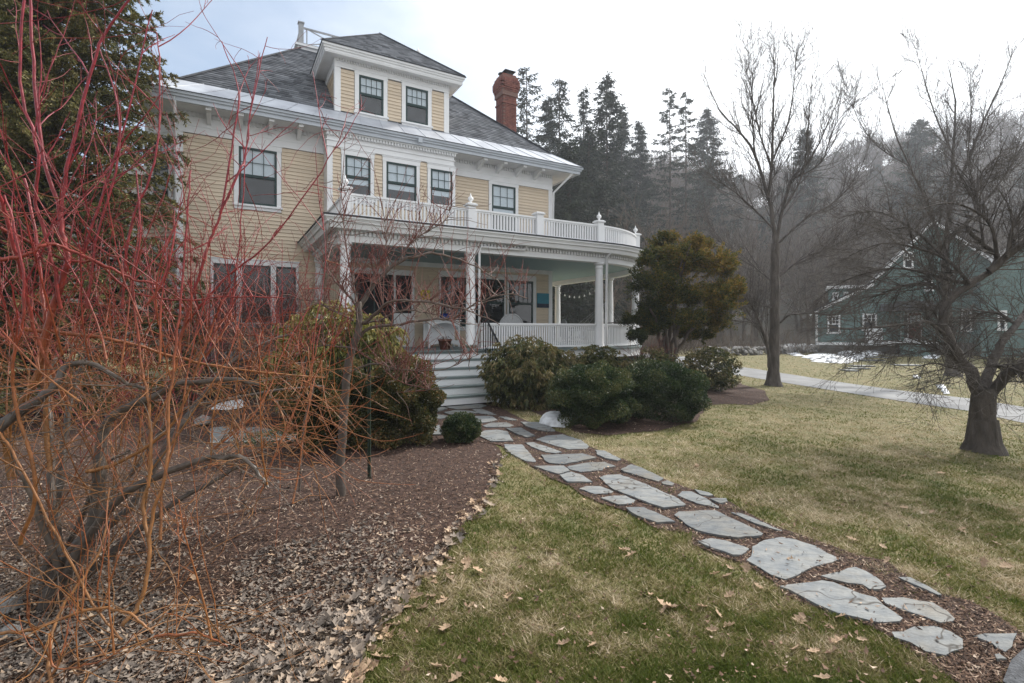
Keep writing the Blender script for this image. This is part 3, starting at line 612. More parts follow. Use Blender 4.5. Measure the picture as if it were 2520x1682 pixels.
def courses(quad, n, th=.014, tab=.22, seed=0):
    """stepped shingle courses on the quad b0,b1,t1,t0, cut into tabs, each tab its own tint"""
    r = np.random.default_rng(seed); b0, b1, t1, t0 = [np.array(p, float) for p in quad]
    nrm = np.cross(b1-b0, t0-b0); nrm /= np.linalg.norm(nrm)
    if nrm[2] < 0: nrm = -nrm
    Vs, Fs, Cs = [], [], []; vb = 0
    for i in range(n):
        f0, f1 = i/n, (i+1)/n
        A0 = b0+(t0-b0)*f0; B0 = b1+(t1-b1)*f0; A1 = b0+(t0-b0)*f1; B1 = b1+(t1-b1)*f1
        L0 = np.linalg.norm(B0-A0); k = max(1, int(L0/tab)); e = np.concatenate([[0], np.sort((np.arange(1, k)+r.uniform(-.3, .3, max(k-1, 0)))/k), [1]])
        for j in range(k):
            h = th*(.8+.5*r.random()); g0, g1 = e[j], e[j+1]
            p = [A0+(B0-A0)*g0, A0+(B0-A0)*g1, A1+(B1-A1)*g1, A1+(B1-A1)*g0]
            vs = [p[0], p[1], p[0]+nrm*h, p[1]+nrm*h, p[2]+nrm*.003, p[3]+nrm*.003]
            Vs += vs; Fs += [(vb, vb+1, vb+3, vb+2), (vb+2, vb+3, vb+4, vb+5)]; Cs += [r.random()]*6; vb += 6
    return np.array(Vs), np.array(Fs), np.array(Cs)
def shingles(name, quads, par, tabs=.24):
    V_, F_, C_ = [], [], []; off = 0
    for i, (qd, n_) in enumerate(quads):
        v, f, c = courses(qd, n_, tab=tabs, seed=i); V_.append(v); F_.append(f+off); C_.append(c); off += len(v)
    me = np_mesh(name, np.concatenate(V_), np.concatenate(F_), M['shingle'], np.concatenate(C_)); return tag(link(name, me, None, par), kind='stuff')
z3 = lambda p, z: (p[0], p[1], z)
quads = []
for i, n_ in ((0, 34), (1, 34), (3, 34), (2, 20)):
    quads.append(((z3(ik[i], zK), z3(ik[(i+1) % 4], zK), z3(dk[(i+1) % 4], zD), z3(dk[i], zD)), n_))
q = MB()
for qd, _ in quads: q.add([(p[0], p[1], p[2]-.01) for p in qd], [(0,1,2,3)])
rf = q.build('roof', M['shingle'], H)
shingles('shingles', quads, rf)
for a, b in ((ik[0], dk[0]), (ik[1], dk[1])): q = MB(); q.bar(z3(a, zK+.02), z3(b, zD+.01), .16, .03); q.build('hip_cap', M['shingle'], rf)
# widow's walk on the flat top
q = MB(); q.box(dx0-.12, dx1+.12, dy0-.12, dy1+.12, zD-.12, zD-.02); q.box(dx0-.20, dx1+.20, dy0-.20, dy1+.20, zD-.02, zD+.05); ww = q.build('roof_deck', M['white'], H)
def lfin(c, s=1.0, m='white', par=None, name='finial'):
    q = MB(); q.lathe([(.045*s,0),(.05*s,.02*s),(.025*s,.04*s),(.03*s,.06*s),(.075*s,.10*s),(.085*s,.14*s),(.07*s,.18*s),(.03*s,.205*s),(.035*s,.22*s),(.018*s,.25*s),(.004*s,.31*s)], (0,0,0), 12)
    return q.build(name, M[m], par, True, loc=c)
corners = [(dx0, dy0), (dx1, dy0), (dx1, dy1), (dx0, dy1)]
for i, (x, y) in enumerate(corners):
    q = MB(); q.box(x-.075, x+.075, y-.075, y+.075, zD+.05, zD+.80); q.box(x-.10, x+.10, y-.10, y+.10, zD+.80, zD+.84); q.build('walk_post', M['walk'], ww)
    if i != 0: lfin((x, y, zD+.84), .9, par=ww)
for i in range(4):
    (x0, y0), (x1, y1) = corners[i], corners[(i+1) % 4]; q = MB()
    zt, zb = zD+.68, zD+.14; q.bar((x0, y0, zt), (x1, y1, zt), .06, .05); q.bar((x0, y0, zb), (x1, y1, zb), .05, .05)
    nb = 2
    for j in range(nb):
        f0, f1 = (j+.09)/nb, (j+.91)/nb; P = lambda f, z: (x0+(x1-x0)*f, y0+(y1-y0)*f, z); fm = (f0+f1)/2; zm = (zt+zb)/2
        for f in (f0, f1): q.bar(P(f, zb), P(f, zt), .035, .035)
        rf_ = .16/math.hypot(x1-x0, y1-y0)
        for (fa, za) in ((f0, zb), (f0, zt), (f1, zb), (f1, zt)):
            dd = Vector(((fa-fm)*math.hypot(x1-x0, y1-y0), za-zm)).normalized(); q.bar(P(fa, za), P(fm+dd.x*rf_, zm+dd.y*.16), .03, .03)
        ring = [P(fm+math.cos(k*math.pi/8)*rf_, zm+math.sin(k*math.pi/8)*.16) for k in range(17)]; q.tube(ring, .016, 5, False)
        q.bar(P(fm, zm+.16), P(fm, zt), .03, .03); q.bar(P(fm, zm-.16), P(fm, zb), .03, .03)
    q.build('walk_rail', M['walk'], ww)
# dormer
D0, D1, DT = -2.58, .88, 3.6
DO = .37; dzs = 9.40
q = MB(); q.box(D0+.02, D1-.02, DT+.03, 6.2, 7.7, dzs-.02); dm = q.build('dormer', M['siding'], H)
DWs = [(s_of(882.8, DT), s_of(943.1, DT)), (s_of(997.6, DT), s_of(1052.4, DT))]
dwz = 8.02; dwh = 1.0
dwz, dwh = 7.99, 1.09
dh = [(a-.13, b+.13, dwz-.15, 10) for a, b in DWs]
clap(dm, holes(D0+.15, D1-.15, dh), 7.93, 9.16, (0, DT))
for (a, b) in DWs: window(H, b-a, dwh, (a, DT, dwz), blind=.45, cols=4, rows=2, room='room_warm', cas=.12, head=.12)
# sloping cheek clapboards on the left side, cut by the roof
z = 7.95
while z < 9.1:
    ln = (z-7.9)/.957 + .06
    link('clapboard', cbm, None, dm, loc=(D0+.02, DT+.12+ln, z), rot=(0, 0, -math.pi/2), scl=(ln, 1, 1)); z += .1
for x0, x1 in ((D0-.02, D0+.15), (D1-.15, D1+.02)): q = MB(); q.box(x0, x1, DT-.028, DT+.12, 7.90, 9.16); q.build('corner_board', M['white'], dm)
q = MB(); q.box(D0-.025, D1+.025, DT-.03, DT+.04, 9.16, dzs); q.box(D0-.025, D0+.03, DT+.04, 5.6, 9.16, dzs); q.box(D0-.03, D1+.03, DT-.05, DT+.0, 9.16, 9.19); q.build('dormer_frieze', M['white'], dm)
q = MB(); q.box(D0-DO+.02, D1+DO-.02, DT-DO+.02, 6.4, dzs, dzs+.03); q.build('dormer_soffit', M['white2'], dm)
q = MB()
for (o_, z0, z1) in ((.03, dzs-.03, dzs+.08), (0, dzs+.08, dzs+.14), (-.04, dzs+.14, dzs+.21)):
    q.box(D0-DO+o_, D1+DO-o_, DT-DO+o_, DT-DO+o_+.06, z0, z1); q.box(D0-DO+o_, D0-DO+o_+.06, DT-DO+o_+.06, 6.3, z0, z1); q.box(D1+DO-o_-.06, D1+DO-o_, DT-DO+o_+.06, 6.3, z0, z1)
q.build('dormer_cornice', M['white'], dm)
q = MB(); x = D0+.05
while x < D1-.02: q.box(x, x+.035, DT-.075, DT-.03, dzs-.075, dzs); x += .075
tag(q.build('dormer_dentils', M['white'], dm), kind='stuff')
az = 11.42; zc = dzs+.215; e0 = (D0-DO-.05, DT-DO-.05); e1 = (D1+DO+.05, DT-DO-.05); ap = ((D0+D1)/2, DT-DO+2.05); bk = 9.0
qs = [(((*e0, zc), (*e1, zc), (ap[0]+.01, ap[1], az), (ap[0]-.01, ap[1], az)), 20),
      ((((e1[0], e1[1], zc)), (e1[0], bk, zc), (ap[0], bk, az), (ap[0], ap[1], az)), 20),
      (((e0[0], bk, zc), (e0[0], e0[1], zc), (ap[0], ap[1], az), (ap[0], bk, az)), 20)]
q = MB()
for qd, _ in qs: q.add([(p[0], p[1], p[2]-.012) for p in qd], [(0,1,2,3)])
drf = q.build('dormer_roof', M['shingle'], H); shingles('shingles', qs, drf, .22)
q = MB(); q.bar((*e0, zc+.01), (*ap, az+.01), .12, .025); q.bar((*e1, zc+.01), (*ap, az+.01), .12, .025); q.build('hip_cap', M['shingle'], drf)
q = MB(); q.box(e0[0]-.01, e1[0]+.01, e0[1]-.015, e0[1]+.03, zc-.018, zc+.004); q.box(e0[0]-.012, e0[0]+.03, e0[1]+.03, 6, zc-.018, zc+.004); q.build('drip_edge', M['drip'], drf)
# chimney
chx, chy = 4.86, 7.0
def s2(c, w_, z0, z1, mb): mb.box(c[0]-w_/2, c[0]+w_/2, c[1]-w_/2, c[1]+w_/2, z0, z1)
q = MB(); W_ = .62
s2((chx, chy), W_-.02, 7.5, 11.2, q); s2((chx, chy), W_+.10, 11.2, 12.0, q); ch = q.build('chimney', M['mortar'], H)
bkm = MB(); bkm.box(-.1, .1, -.05, .05, 0, .062); bkm = bkm.mesh('brick'); bkm.materials.append(M['brickm'])
bb = MB()
def ring_bricks(z, hw, odd):
    for side in range(4):
        n_ = max(2, round(2*hw/.21)); st = 2*hw/n_
        for k in range(n_):
            off = -hw + st*(k+.5) + (st*.25 if odd else -st*.25)*0
            w2 = st/2-.006
            if odd and n_ > 1: off = max(-hw+w2, min(hw-w2, off + st*.5 - (st if k == n_-1 else 0)*.5))
            if side == 0: bb.box(chx+off-w2, chx+off+w2, chy-hw-.008, chy-hw+.04, z, z+.060)
            elif side == 1: bb.box(chx+off-w2, chx+off+w2, chy+hw-.04, chy+hw+.008, z, z+.060)
            elif side == 2: bb.box(chx-hw-.008, chx-hw+.04, chy+off-w2, chy+off+w2, z, z+.060)
            else: bb.box(chx+hw-.04, chx+hw+.008, chy+off-w2, chy+off+w2, z, z+.060)
z = 8.0; i = 0
while z < 12.06:
    hw = W_/2
    if 10.86 < z < 10.93: hw += .03
    if z > 11.2: hw += min(.11, (z-11.2)*.32)
    if z > 11.75: hw -= (z-11.75)*.42
    ring_bricks(z, hw, i % 2); z += .072; i += 1
tag(bb.build('bricks', M['brickm'], ch), kind='stuff')
q = MB(); s2((chx, chy), .50, 12.0, 12.10, q); q.build('chimney_crown', M['mortar'], ch)
q = MB(); q.box(chx-.02, chx+.22, chy-.15, chy+.15, 12.10, 12.28); q.add([(chx-.18,chy-.26,12.30),(chx+.34,chy-.26,12.30),(chx+.34,chy+.26,12.30),(chx-.18,chy+.26,12.30),(chx+.08,chy,12.42)], [(0,1,4),(1,2,4),(2,3,4),(3,0,4),(3,2,1,0)]); q.lathe([(.09,0),(.09,.14),(.15,.15),(.14,.18)], (chx-.22, chy, 12.02), 10)
q.build('flue_cap', M['rust'], ch)
# angled bay on the left side
LA = math.pi*.75      # from the corner outwards
bx, by = SL-.72, TW+.72
q = MB(); q.prism([(SL+.02, TW+.05), (bx+.03, by+.03), (bx+.03, by+2.4), (SL+.02, by+3.1)], 3.55, 6.9); q.prism([(SL+.02, TW+.05), (bx+.03, by+.03), (bx+.03, by+2.4), (SL+.02, by+3.1)], .9, 3.56); q.build('side_bay', M['siding'], H)
org = (bx, by); ang = -math.pi/4; wl = math.hypot(.72, .72)
window(H, .50, 1.50, (bx + .26*math.cos(ang), by + .26*math.sin(ang), 4.955), ang, blind=.25, cols=2, rows=2, room='room', cas=.10)
window(H, .50, 1.5, (bx + .26*math.cos(ang), by + .26*math.sin(ang), 1.75), ang, blind=0, grid=False, room='room', cas=.10)
clap(H, lambda z: [(.06, wl-.08)] if not (4.83 < z < 6.6) else [(.06, .15), (.87, wl-.08)], 4.0, 6.6, org, ang)
q = MB(); q.prism([(SL, TW+.0), (bx-.03, by-.01), (bx-.03, by+2.4), (SL, by+3.1)], 3.35, 3.9); q.build('side_bay_frieze', M['white'], H); q = MB(); q.prism([(SL, TW), (bx-.03, by-.01), (bx-.03, by+2.4), (SL, by+3.1)], 6.6, 7.12); q.build('side_bay_frieze', M['white'], H)
# downspouts
def pipe(pts, r=.038, par=H): return MB().tube(pts, r, 8).build('downspout', M['white'], par, True)
pipe([(SL-.02, ey0+.05, 7.2), (SL-.02, ey0+.05, 7.10), (SL-.06, TW-.10, 6.62), (SL-.04, TW-.09, 1.2)])
pipe([(SR+.42, ey0+.05, 7.2), (SR+.40, ey0+.08, 7.06), (SR+.02, TW-.12, 6.50), (SR-.03, TW-.10, 4.1)])
q = MB(); q.box(-.4, -.28, ey0-.12, ey0-.06, 7.12, 7.26); q.build('gutter_clip', M['gutter'], H)

# ------------------------------------------------------------------ porch
CX, CY, RR = 4.06, 3.2, 3.2; CL, CE = -3.03, 7.3
def perim(d, na=22):
    p = [(CL-d, TW+.02), (CL-d, -d)] + [(CL-d + (CX-CL+d)*k/6, -d) for k in range(1, 6)]
    for k in range(na+1): a = -math.pi/2 + math.pi/2*k/na; p.append((CX+(RR+d)*math.cos(a), CY+(RR+d)*math.sin(a)))
    p += [(CX+RR+d, CE+d), (SR+.02, CE+d)]
    return p
def sweep(name, prof, m, par=H, smooth=False):
    q = MB(); rows = [[(x, y, z) for x, y in perim(d)] for d, z in prof]; n = len(rows[0]); k = len(rows)
    vs = [p for r_ in rows for p in r_]; fs = []
    for i in range(k):
        i2 = (i+1) % k
        for j in range(n-1): fs.append((i*n+j, i*n+j+1, i2*n+j+1, i2*n+j))
    fs += [tuple(i*n for i in range(k)), tuple(i*n+n-1 for i in range(k))[::-1]]
    q.add(vs, fs); return q.build(name, m, par, smooth)
sweep('porch_beam', [(-.12,3.57),(.12,3.57),(.12,3.80),(-.12,3.80)], M['white'])
sweep('porch_cornice', [(-.05,3.802),(.38,3.812),(.40,3.86),(.42,3.91),(.46,3.925),(.47,3.96),(.50,4.00),(.52,4.01),(.52,4.045),(-.05,4.085)], M['white'])
sweep('porch_roof_edge', [(.30,4.05),(.54,4.046),(.545,4.075),(.30,4.10)], M['drip'])
q = MB(); x_ = []
def along(d, step, skip=0.):
    P = perim(d, 60); out = []; acc = step/2
    for i in range(len(P)-1):
        a, b = P[i], P[i+1]; l = math.hypot(b[0]-a[0], b[1]-a[1])
        while acc < l: f = acc/l; out.append((a[0]+(b[0]-a[0])*f, a[1]+(b[1]-a[1])*f, math.atan2(b[1]-a[1], b[0]-a[0]))); acc += step
        acc -= l
    return out
def rbox(q, x, y, a, hx_, hy_, z0, z1):
    c, s = math.cos(a), math.sin(a); P = [(x+px*c-py*s, y+px*s+py*c) for px, py in ((-hx_,-hy_),(hx_,-hy_),(hx_,hy_),(-hx_,hy_))]; q.prism(P, z0, z1)
for (x, y, a) in along(.15, .095): rbox(q, x, y, a, .026, .03, 3.715, 3.80)
tag(q.build('porch_dentils', M['white'], H), kind='stuff')
outer = perim(.42)
poly = outer + [(SR+.02, TW+.04)]
q = MB(); q.add([(x, y, 4.09) for x, y in poly], [tuple(range(len(poly)))]); q.build('balcony_floor', M['drip'], H)
poly = perim(-.10) + [(SR+.02, TW+.02)]
q = MB(); q.add([(x, y, 3.74) for x, y in poly], [tuple(range(len(poly)))[::-1]]); q.build('porch_ceiling', M['ceil'], H)
poly = perim(.20) + [(SR+.02, TW+.02)]
q = MB(); q.prism(poly, FZ-.05, FZ); q.build('porch_floor', M['floor'], H)
sweep('porch_skirt', [(.10,.86),(.15,.86),(.15,1.078),(.10,1.078)], M['white'])
# lattice under the porch
lat = MB()
for (x, y, a) in along(.08, .085): rbox(lat, x, y, a, .020, .006, 0, .86)
z = .06
lo = perim(.10, 30)
while z < .84:
    for i in range(len(lo)-1): lat.bar((*lo[i], z), (*lo[i+1], z), .012, .04)
    z += .085
tag(lat.build('lattice', M['lattice'], H), kind='stuff')
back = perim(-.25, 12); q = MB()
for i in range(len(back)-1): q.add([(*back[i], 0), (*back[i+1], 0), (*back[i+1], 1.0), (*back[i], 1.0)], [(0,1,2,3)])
q.build('underporch_shade', M['room'], H)  # dark sheet behind the lattice, standing in for the shade under the porch
# columns
def pol(a): return (CX+RR*math.cos(a), CY+RR*math.sin(a))
a4 = math.atan2(.99-CY, 6.38-CX)
cols = [(CL, 0), (0, 0), (CX, 0), pol(a4), (CX+RR, 3.3), (CX+RR, 6.75), (CL, TW-.15)]
cprof = [(.155,0),(.155,.05),(.135,.055),(.14,.09),(.125,.12),(.122,.8),(.118,1.5),(.104,2.25),(.104,2.28),(.118,2.29),(.118,2.31),(.105,2.32),(.108,2.36),(.135,2.385),(.15,2.39),(.15,2.44)]
for (x, y) in cols: MB().lathe(cprof, (0,0,0), 20).build('column', M['white'], H, True, loc=(x, y, FZ))
# railings
def railing(name, pts, posts_step, zt, zb, step, wd_, bot=True):
    """pts: plan polyline; top rail, bottom rail and balusters as children"""
    q = MB()
    for i in range(len(pts)-1):
        a, b = pts[i], pts[i+1]; q.bar((*a, zt), (*b, zt), .085, .045); q.bar((*a, zt-.04), (*b, zt-.04), .04, .035)
    r_ = q.build(name, M['white'], H); q = MB()
    for i in range(len(pts)-1): q.bar((*pts[i], zb), (*pts[i+1], zb), .05, .05)
    q.build('bottom_rail', M['white'], r_)
    bl = railing.cache.get((zt-zb, wd_))
    if bl is None:
        b_ = MB(); h_ = zt-zb-.06; b_.box(-wd_/2, wd_/2, -wd_/2, wd_/2, 0, h_); bl = b_.mesh('baluster'); bl.materials.append(M['white']); railing.cache[(zt-zb, wd_)] = bl
    acc = step*.6
    for i in range(len(pts)-1):
        a, b = pts[i], pts[i+1]; l = math.hypot(b[0]-a[0], b[1]-a[1]); an = math.atan2(b[1]-a[1], b[0]-a[0])
        while acc < l: f = acc/l; link('baluster', bl, None, r_, loc=(a[0]+(b[0]-a[0])*f, a[1]+(b[1]-a[1])*f, zb+.02), rot=(0,0,an)); acc += step
        acc -= l
    return r_
railing.cache = {}
def arc(a0, a1, n=14, d=0.): return [(CX+(RR+d)*math.cos(a0+(a1-a0)*k/n), CY+(RR+d)*math.sin(a0+(a1-a0)*k/n)) for k in range(n+1)]
railing('porch_rail', [(.12, 0), (CX-.12, 0)], 0, 1.80, 1.20, .072, .034)
railing('porch_rail', arc(-math.pi/2+.04, a4-.04), 0, 1.80, 1.20, .072, .034)
railing('porch_rail', arc(a4+.04, -.01), 0, 1.80, 1.20, .085, .034)
railing('porch_rail', [(CX+RR, 3.45), (CX+RR, 6.6)], 0, 1.80, 1.20, .12, .034)
railing('porch_rail', [(CL+.12, 0), (-2.35, 0)], 0, 1.80, 1.20, .08, .034)
# balcony posts and rails
bp = [(CL, 0, 1), (0, 0, 1), (2.0, 0, 0), (CX, 0, 1), (*pol(a4), 1), (CX+RR, 3.3, 1)]
for (x, y, f_) in bp:
    q = MB(); q.box(x-.10, x+.10, y-.10, y+.10, 4.07, 4.73); q.box(x-.135, x+.135, y-.135, y+.135, 4.73, 4.77); q.box(x-.11, x+.11, y-.11, y+.11, 4.77, 4.79); ps = q.build('balcony_post', M['white'], H)
    if f_: lfin((x, y, 4.79), .85, par=ps)
railing('balcony_rail', [(CL+.10, 0), (-.10, 0)], 0, 4.64, 4.18, .088, .042)
railing('balcony_rail', [(.10, 0), (1.9, 0)], 0, 4.64, 4.18, .088, .042)
railing('balcony_rail', [(2.1, 0), (CX-.10, 0)], 0, 4.64, 4.18, .088, .042)
railing('balcony_rail', arc(-math.pi/2+.04, a4-.04), 0, 4.64, 4.18, .088, .042)
railing('balcony_rail', arc(a4+.04, -.01), 0, 4.64, 4.18, .10, .042)
railing('balcony_rail', [(CL, .1), (CL, 3.0)], 0, 4.64, 4.18, .12, .042)
pipe([(CX+.13, -.35, 3.83), (CX+.13, -.20, 3.74), (CX+.13, -.16, 1.9), (CX+.13, -.16, .75)], .036)
pipe([(1.45, -.30, 3.83), (1.45, -.22, 3.72), (.20, -.20, 3.70), (.16, -.17, 3.6), (.16, -.17, 1.2)], .030)
# stairs
for k in range(1, 7):
    t0 = -.16 - .27*(k-1); z = FZ - .18*k
    q = MB(); q.box(-2.35, .33, t0-.02, t0, max(z, .02), z+.18-.045 if k > 1 else 1.08); q.build('riser', M['white'], H)
    if k < 6: q = MB(); q.box(-2.37, .35, t0-.27-.035, t0-.021, z-.04, z); q.build('tread', M['floor'], H)
q = MB(); q.box(-2.40, .36, -.23, .0, FZ+.002, FZ+.02); q.build('porch_nosing', M['floor'], H)
for x in (-2.37, .33):
    q = MB(); q.add([(x,-.16,1.05),(x,-1.53,.14),(x,-1.53,0),(x,-.16,0),(x+.02,-.16,1.05),(x+.02,-1.53,.14),(x+.02,-1.53,0),(x+.02,-.16,0)], [(0,1,2,3),(7,6,5,4),(0,4,5,1),(1,5,6,2),(2,6,7,3)]); q.build('stringer', M['white2'], H)
# iron handrail right of the stairs
q = MB(); hr = [(.30, .05, FZ+.82), (.30, -.16, FZ+.84), (.30, -.30, FZ+.76), (.30, -1.45, .86), (.30, -1.55, .72)]; q.tube(hr, .024, 6); q.tube([(.30, -.2, FZ+.12), (.30, -1.45, .28)], .012, 5)
ir = q.build('handrail', M['iron'], H)
for k in range(12):
    f = k/11; y = -.12 - 1.33*f; zt = FZ+.80 - (.92)*f*1.0 + .02; zb = FZ+.0 - 1.0*f; link('baluster', MB().tube([(.30, y, zb+.02), (.30, y, zt)], .012, 5).mesh('iron_baluster'), M['iron'], ir)
# front wall under the porch: door, sidelight, windows
def sw(u): return s_of(u, TW)
dA, dB = sw(872), sw(968)
q = MB(); q.box(dA-.12, dA, TW-.04, TW+.02, FZ, 3.30); q.box(dB, dB+.06, TW-.04, TW+.02, FZ, 3.30); q.box(dA-.12, sw(1012)+.06, TW-.045, TW+.02, 3.30, 3.46); dc = q.build('door_frame', M['white'], H)
q = MB(); q.box(dA, dB, TW-.012, TW+.025, FZ+.02, 3.30); q.build('front_door', M['room'], H)
q = MB(); q.box(sw(921)-.02, sw(921)+.02, TW-.02, TW-.013, FZ+.1, 3.28); q.box(dA+.04, dA+.08, TW-.02, TW-.013, FZ+.1, 3.28); q.box(dB-.08, dB-.04, TW-.02, TW-.013, FZ+.1, 3.28); q.build('door_stile', M['sash'], H)
sl = MB(); a, b = sw(970)+.05, sw(1012); sl.box(a, b, TW-.015, TW+.02, FZ, 2.15); sl.box(a+.05, b-.05, TW-.03, TW-.015, FZ+.15, 2.02); sl.build('sidelight_panel', M['white'], H)
q = MB(); q.box(a, b, TW-.01, TW+.022, 2.15, 3.30); sg = q.build('sidelight', M['room'], H); q = MB(); q.box(b, b+.09, TW-.04, TW+.02, FZ, 3.30); q.build('door_frame', M['white'], H)
gz0, gz1 = 1.75, 3.33
P3 = [(sw(1086), sw(1141)), (sw(1172), sw(1241)), (sw(1251), sw(1311))]
P3 = [(sw(1084), sw(1146)), (sw(1158), sw(1240)), (sw(1251), sw(1311))]
for (a_, b_) in P3: window(H, b_-a_, gz1-gz0, (a_, TW, gz0), blind=0, cols=5, rows=1, cas=.05, head=.16)
q = MB(); q.box(P3[2][1]+.05, P3[2][1]+.12, TW-.04, TW+.02, gz0-.1, gz1+.16); q.build('window_casing', M['white'], H)
clap(H, holes(sw(1012)+.10, SR-.13, [(P3[0][0]-.07, P3[2][1]+.12, gz0-.13, gz1+.19)]), FZ, 3.70, (0, TW))
q = MB(); q.box(CL+.1, SR, TW-.03, TW+.01, 3.60, 3.74); q.build('porch_frieze', M['white2'], H)
print('clapboards', nclap[0])

# ------------------------------------------------------------------ things on the porch
def hp(s, t, z=0):       # house frame -> world
    c, si = math.cos(HR), math.sin(HR); return (-1.03 + s*c - t*si, 12.8 + s*si + t*c, z)
def wall_thing(name, m, s0, s1, z0, z1, label, cat):
    o = MB().box(-(s1-s0)/2, (s1-s0)/2, -.02, 0, 0, z1-z0).build(name, m, None, loc=hp((s0+s1)/2, TW-.025, z0), rot=(0, 0, HR)); return tag(o, label, cat)
def zt_(v, s, t): return CAMZ + (HV-v)/F*hp(s, t)[1]
s0, s1 = sw(1034), sw(1057)
po = tag(empty('poster', hp((s0+s1)/2, TW-.03, zt_(737.5, s0, TW)), HR), 'yellow poster with a dark figure on the cream wall beside the front door', 'poster')
ph_ = zt_(714.6, s0, TW)-zt_(737.5, s0, TW); wd_ = s1-s0
MB().box(-wd_/2, wd_/2, -.015, 0, 0, ph_).build('board', M['yellow'], po)
q = MB()
q.tube([(-.03,-.019,ph_*.22),(.0,-.019,ph_*.5),(.05,-.019,ph_*.78)], .016, 5); q.tube([(.0,-.019,ph_*.5),(.07,-.019,ph_*.42)], .010, 5); q.tube([(.0,-.019,ph_*.5),(-.06,-.019,ph_*.66)], .010, 5); q.build('printed_figure', M['navy'], po)
s0, s1 = sw(1320), sw(1348.7); za, zb = zt_(757.7, s0, TW), zt_(722, s0, TW)
pa = tag(empty('painting', hp((s0+s1)/2, TW-.03, za), HR), 'blue canvas painting hung on the cream wall near the house corner', 'painting')
wd_ = s1-s0; MB().box(-wd_/2, wd_/2, -.03, 0, 0, zb-za).build('canvas', M['bluep'], pa); MB().box(-wd_/2+.004, wd_/2-.004, -.033, -.0301, .004, (zb-za)*.28).build('dark_band', M['navy'], pa)
# white cabinet stand
sc = tag(empty('porch_cabinet', hp(.35, 2.6, FZ), HR), 'white wooden stand with an arched apron near the front wall of the porch', 'cabinet')
w2 = .50; h2 = .78
for x in (-w2, w2-.05):
    for y in (0, .40): MB().box(x, x+.05, y, y+.05, 0, h2).build('leg', M['white'], sc)
MB().box(-w2-.04, w2+.04, -.03, .48, h2, h2+.03).build('top', M['white'], sc); MB().box(-w2+.05, w2-.05, .0, .42, .17, .20).build('shelf', M['white'], sc)
def apron(zb_, zt2, dep, name):
    q = MB(); n_ = 12
    for k in range(n_):
        x0 = -w2+.05+(2*w2-.10)*k/n_; x1 = -w2+.05+(2*w2-.10)*(k+1)/n_; h0 = zb_+dep*math.sin(math.pi*k/n_); h1 = zb_+dep*math.sin(math.pi*(k+1)/n_)
        q.add([(x0,.0,h0),(x1,.0,h1),(x1,.0,zt2),(x0,.0,zt2),(x0,.025,h0),(x1,.025,h1),(x1,.025,zt2),(x0,.025,zt2)], [(0,1,2,3),(7,6,5,4),(0,4,5,1),(3,2,6,7)])
    q.build(name, M['white'], sc)
apron(.60, h2, .12, 'apron'); apron(.06, .17, .06, 'lower_apron')
MB().box(-w2+.05, w2-.05, .40, .42, .2, h2).build('back_panel', M['white2'], sc)
bj = tag(MB().lathe([(.10,0),(.13,.02),(.15,.10),(.12,.19),(.09,.20),(.09,.17)], (0,0,0), 14).build('bowl', mat('blue_glaze', (.01,.03,.22), .2), None, True, loc=hp(.42, 2.75, FZ+.81)), 'blue bowl standing on the white porch cabinet', 'bowl')
pt = tag(empty('plant_pot', hp(-.28, 1.0, FZ)), 'terracotta flower pot on the porch floor at the top of the steps', 'pot')
MB().lathe([(.13,0),(.17,.22),(.185,.22),(.19,.27),(.165,.27),(.16,.20)], (0,0,0), 18).build('pot', M['terra'], pt, True)
MB().lathe([(.01,.22),(.155,.225),(.155,.23)], (0,0,0), 12).build('soil', M['mulch'], pt)
q = MB()
for k in range(26): a = random.uniform(0, 6.28); r_ = random.uniform(.02, .12); q.tube([(math.cos(a)*r_, math.sin(a)*r_, .22), (math.cos(a)*r_*1.6, math.sin(a)*r_*1.6, .22+random.uniform(.04, .14)), (math.cos(a+.4)*r_*2.2, math.sin(a+.4)*r_*2.2, .22+random.uniform(.04, .12))], .004, 4)
q.build('dry_stems', M['chips'], pt)
q = MB(); sh = tag(empty('shoes', hp(-.02, -.02, FZ+.02), HR), 'low grey-green succulent tray beside the column at the top of the steps', 'planter'); sh.name = 'planter_tray'
MB().box(-.22, .10, -.20, -.06, 0, .05).build('tray', M['floor'], sh)
q = MB()
for k in range(60): x, y = random.uniform(-.2, .08), random.uniform(-.19, -.07); q.tube([(x, y, .05), (x+random.gauss(0,.02), y+random.gauss(0,.02), .05+random.uniform(.03,.09))], .009, 4)
q.build('leaves', mat('succulent', (.12,.16,.12), .6), sh)
def chair(loc, rz, label):
    c = tag(empty('wicker_chair', loc, rz), label, 'chair', 'grey wicker chairs on the porch')
    n_ = 12; q = MB(); rim = []
    for k in range(n_+1): a = math.pi*k/n_; rim.append((.40*math.cos(a), .18 - .10*math.sin(a)*0, .50 + .48*math.sin(a)))
    q.tube([(.40, .18, .40)] + rim + [(-.40, .18, .40)], .028, 6); q.build('back_frame', M['wicker'], c)
    q = MB(); q.add([(p[0]*.97, p[1]+.01, p[2]) for p in rim] + [(-.38, .19, .40), (.38, .19, .40)], [tuple(range(n_+3))]); q.add([(p[0]*.97, p[1]-.01, p[2]) for p in rim] + [(-.38, .17, .40), (.38, .17, .40)], [tuple(range(n_+3))[::-1]]); q.build('backrest', M['wicker'], c)
    MB().box(-.34, .34, -.45, .17, .36, .42).build('seat', M['wicker'], c)
    for sx in (-1, 1):
        MB().tube([(sx*.40, .18, .62), (sx*.42, -.15, .64), (sx*.40, -.44, .60), (sx*.38, -.45, .42)], .026, 6).build('armrest', M['wicker'], c)
        for y in (-.42, .16): MB().tube([(sx*.33, y, .36), (sx*.35, y, 0)], .022, 6).build('leg', M['wicker'], c)
    return c
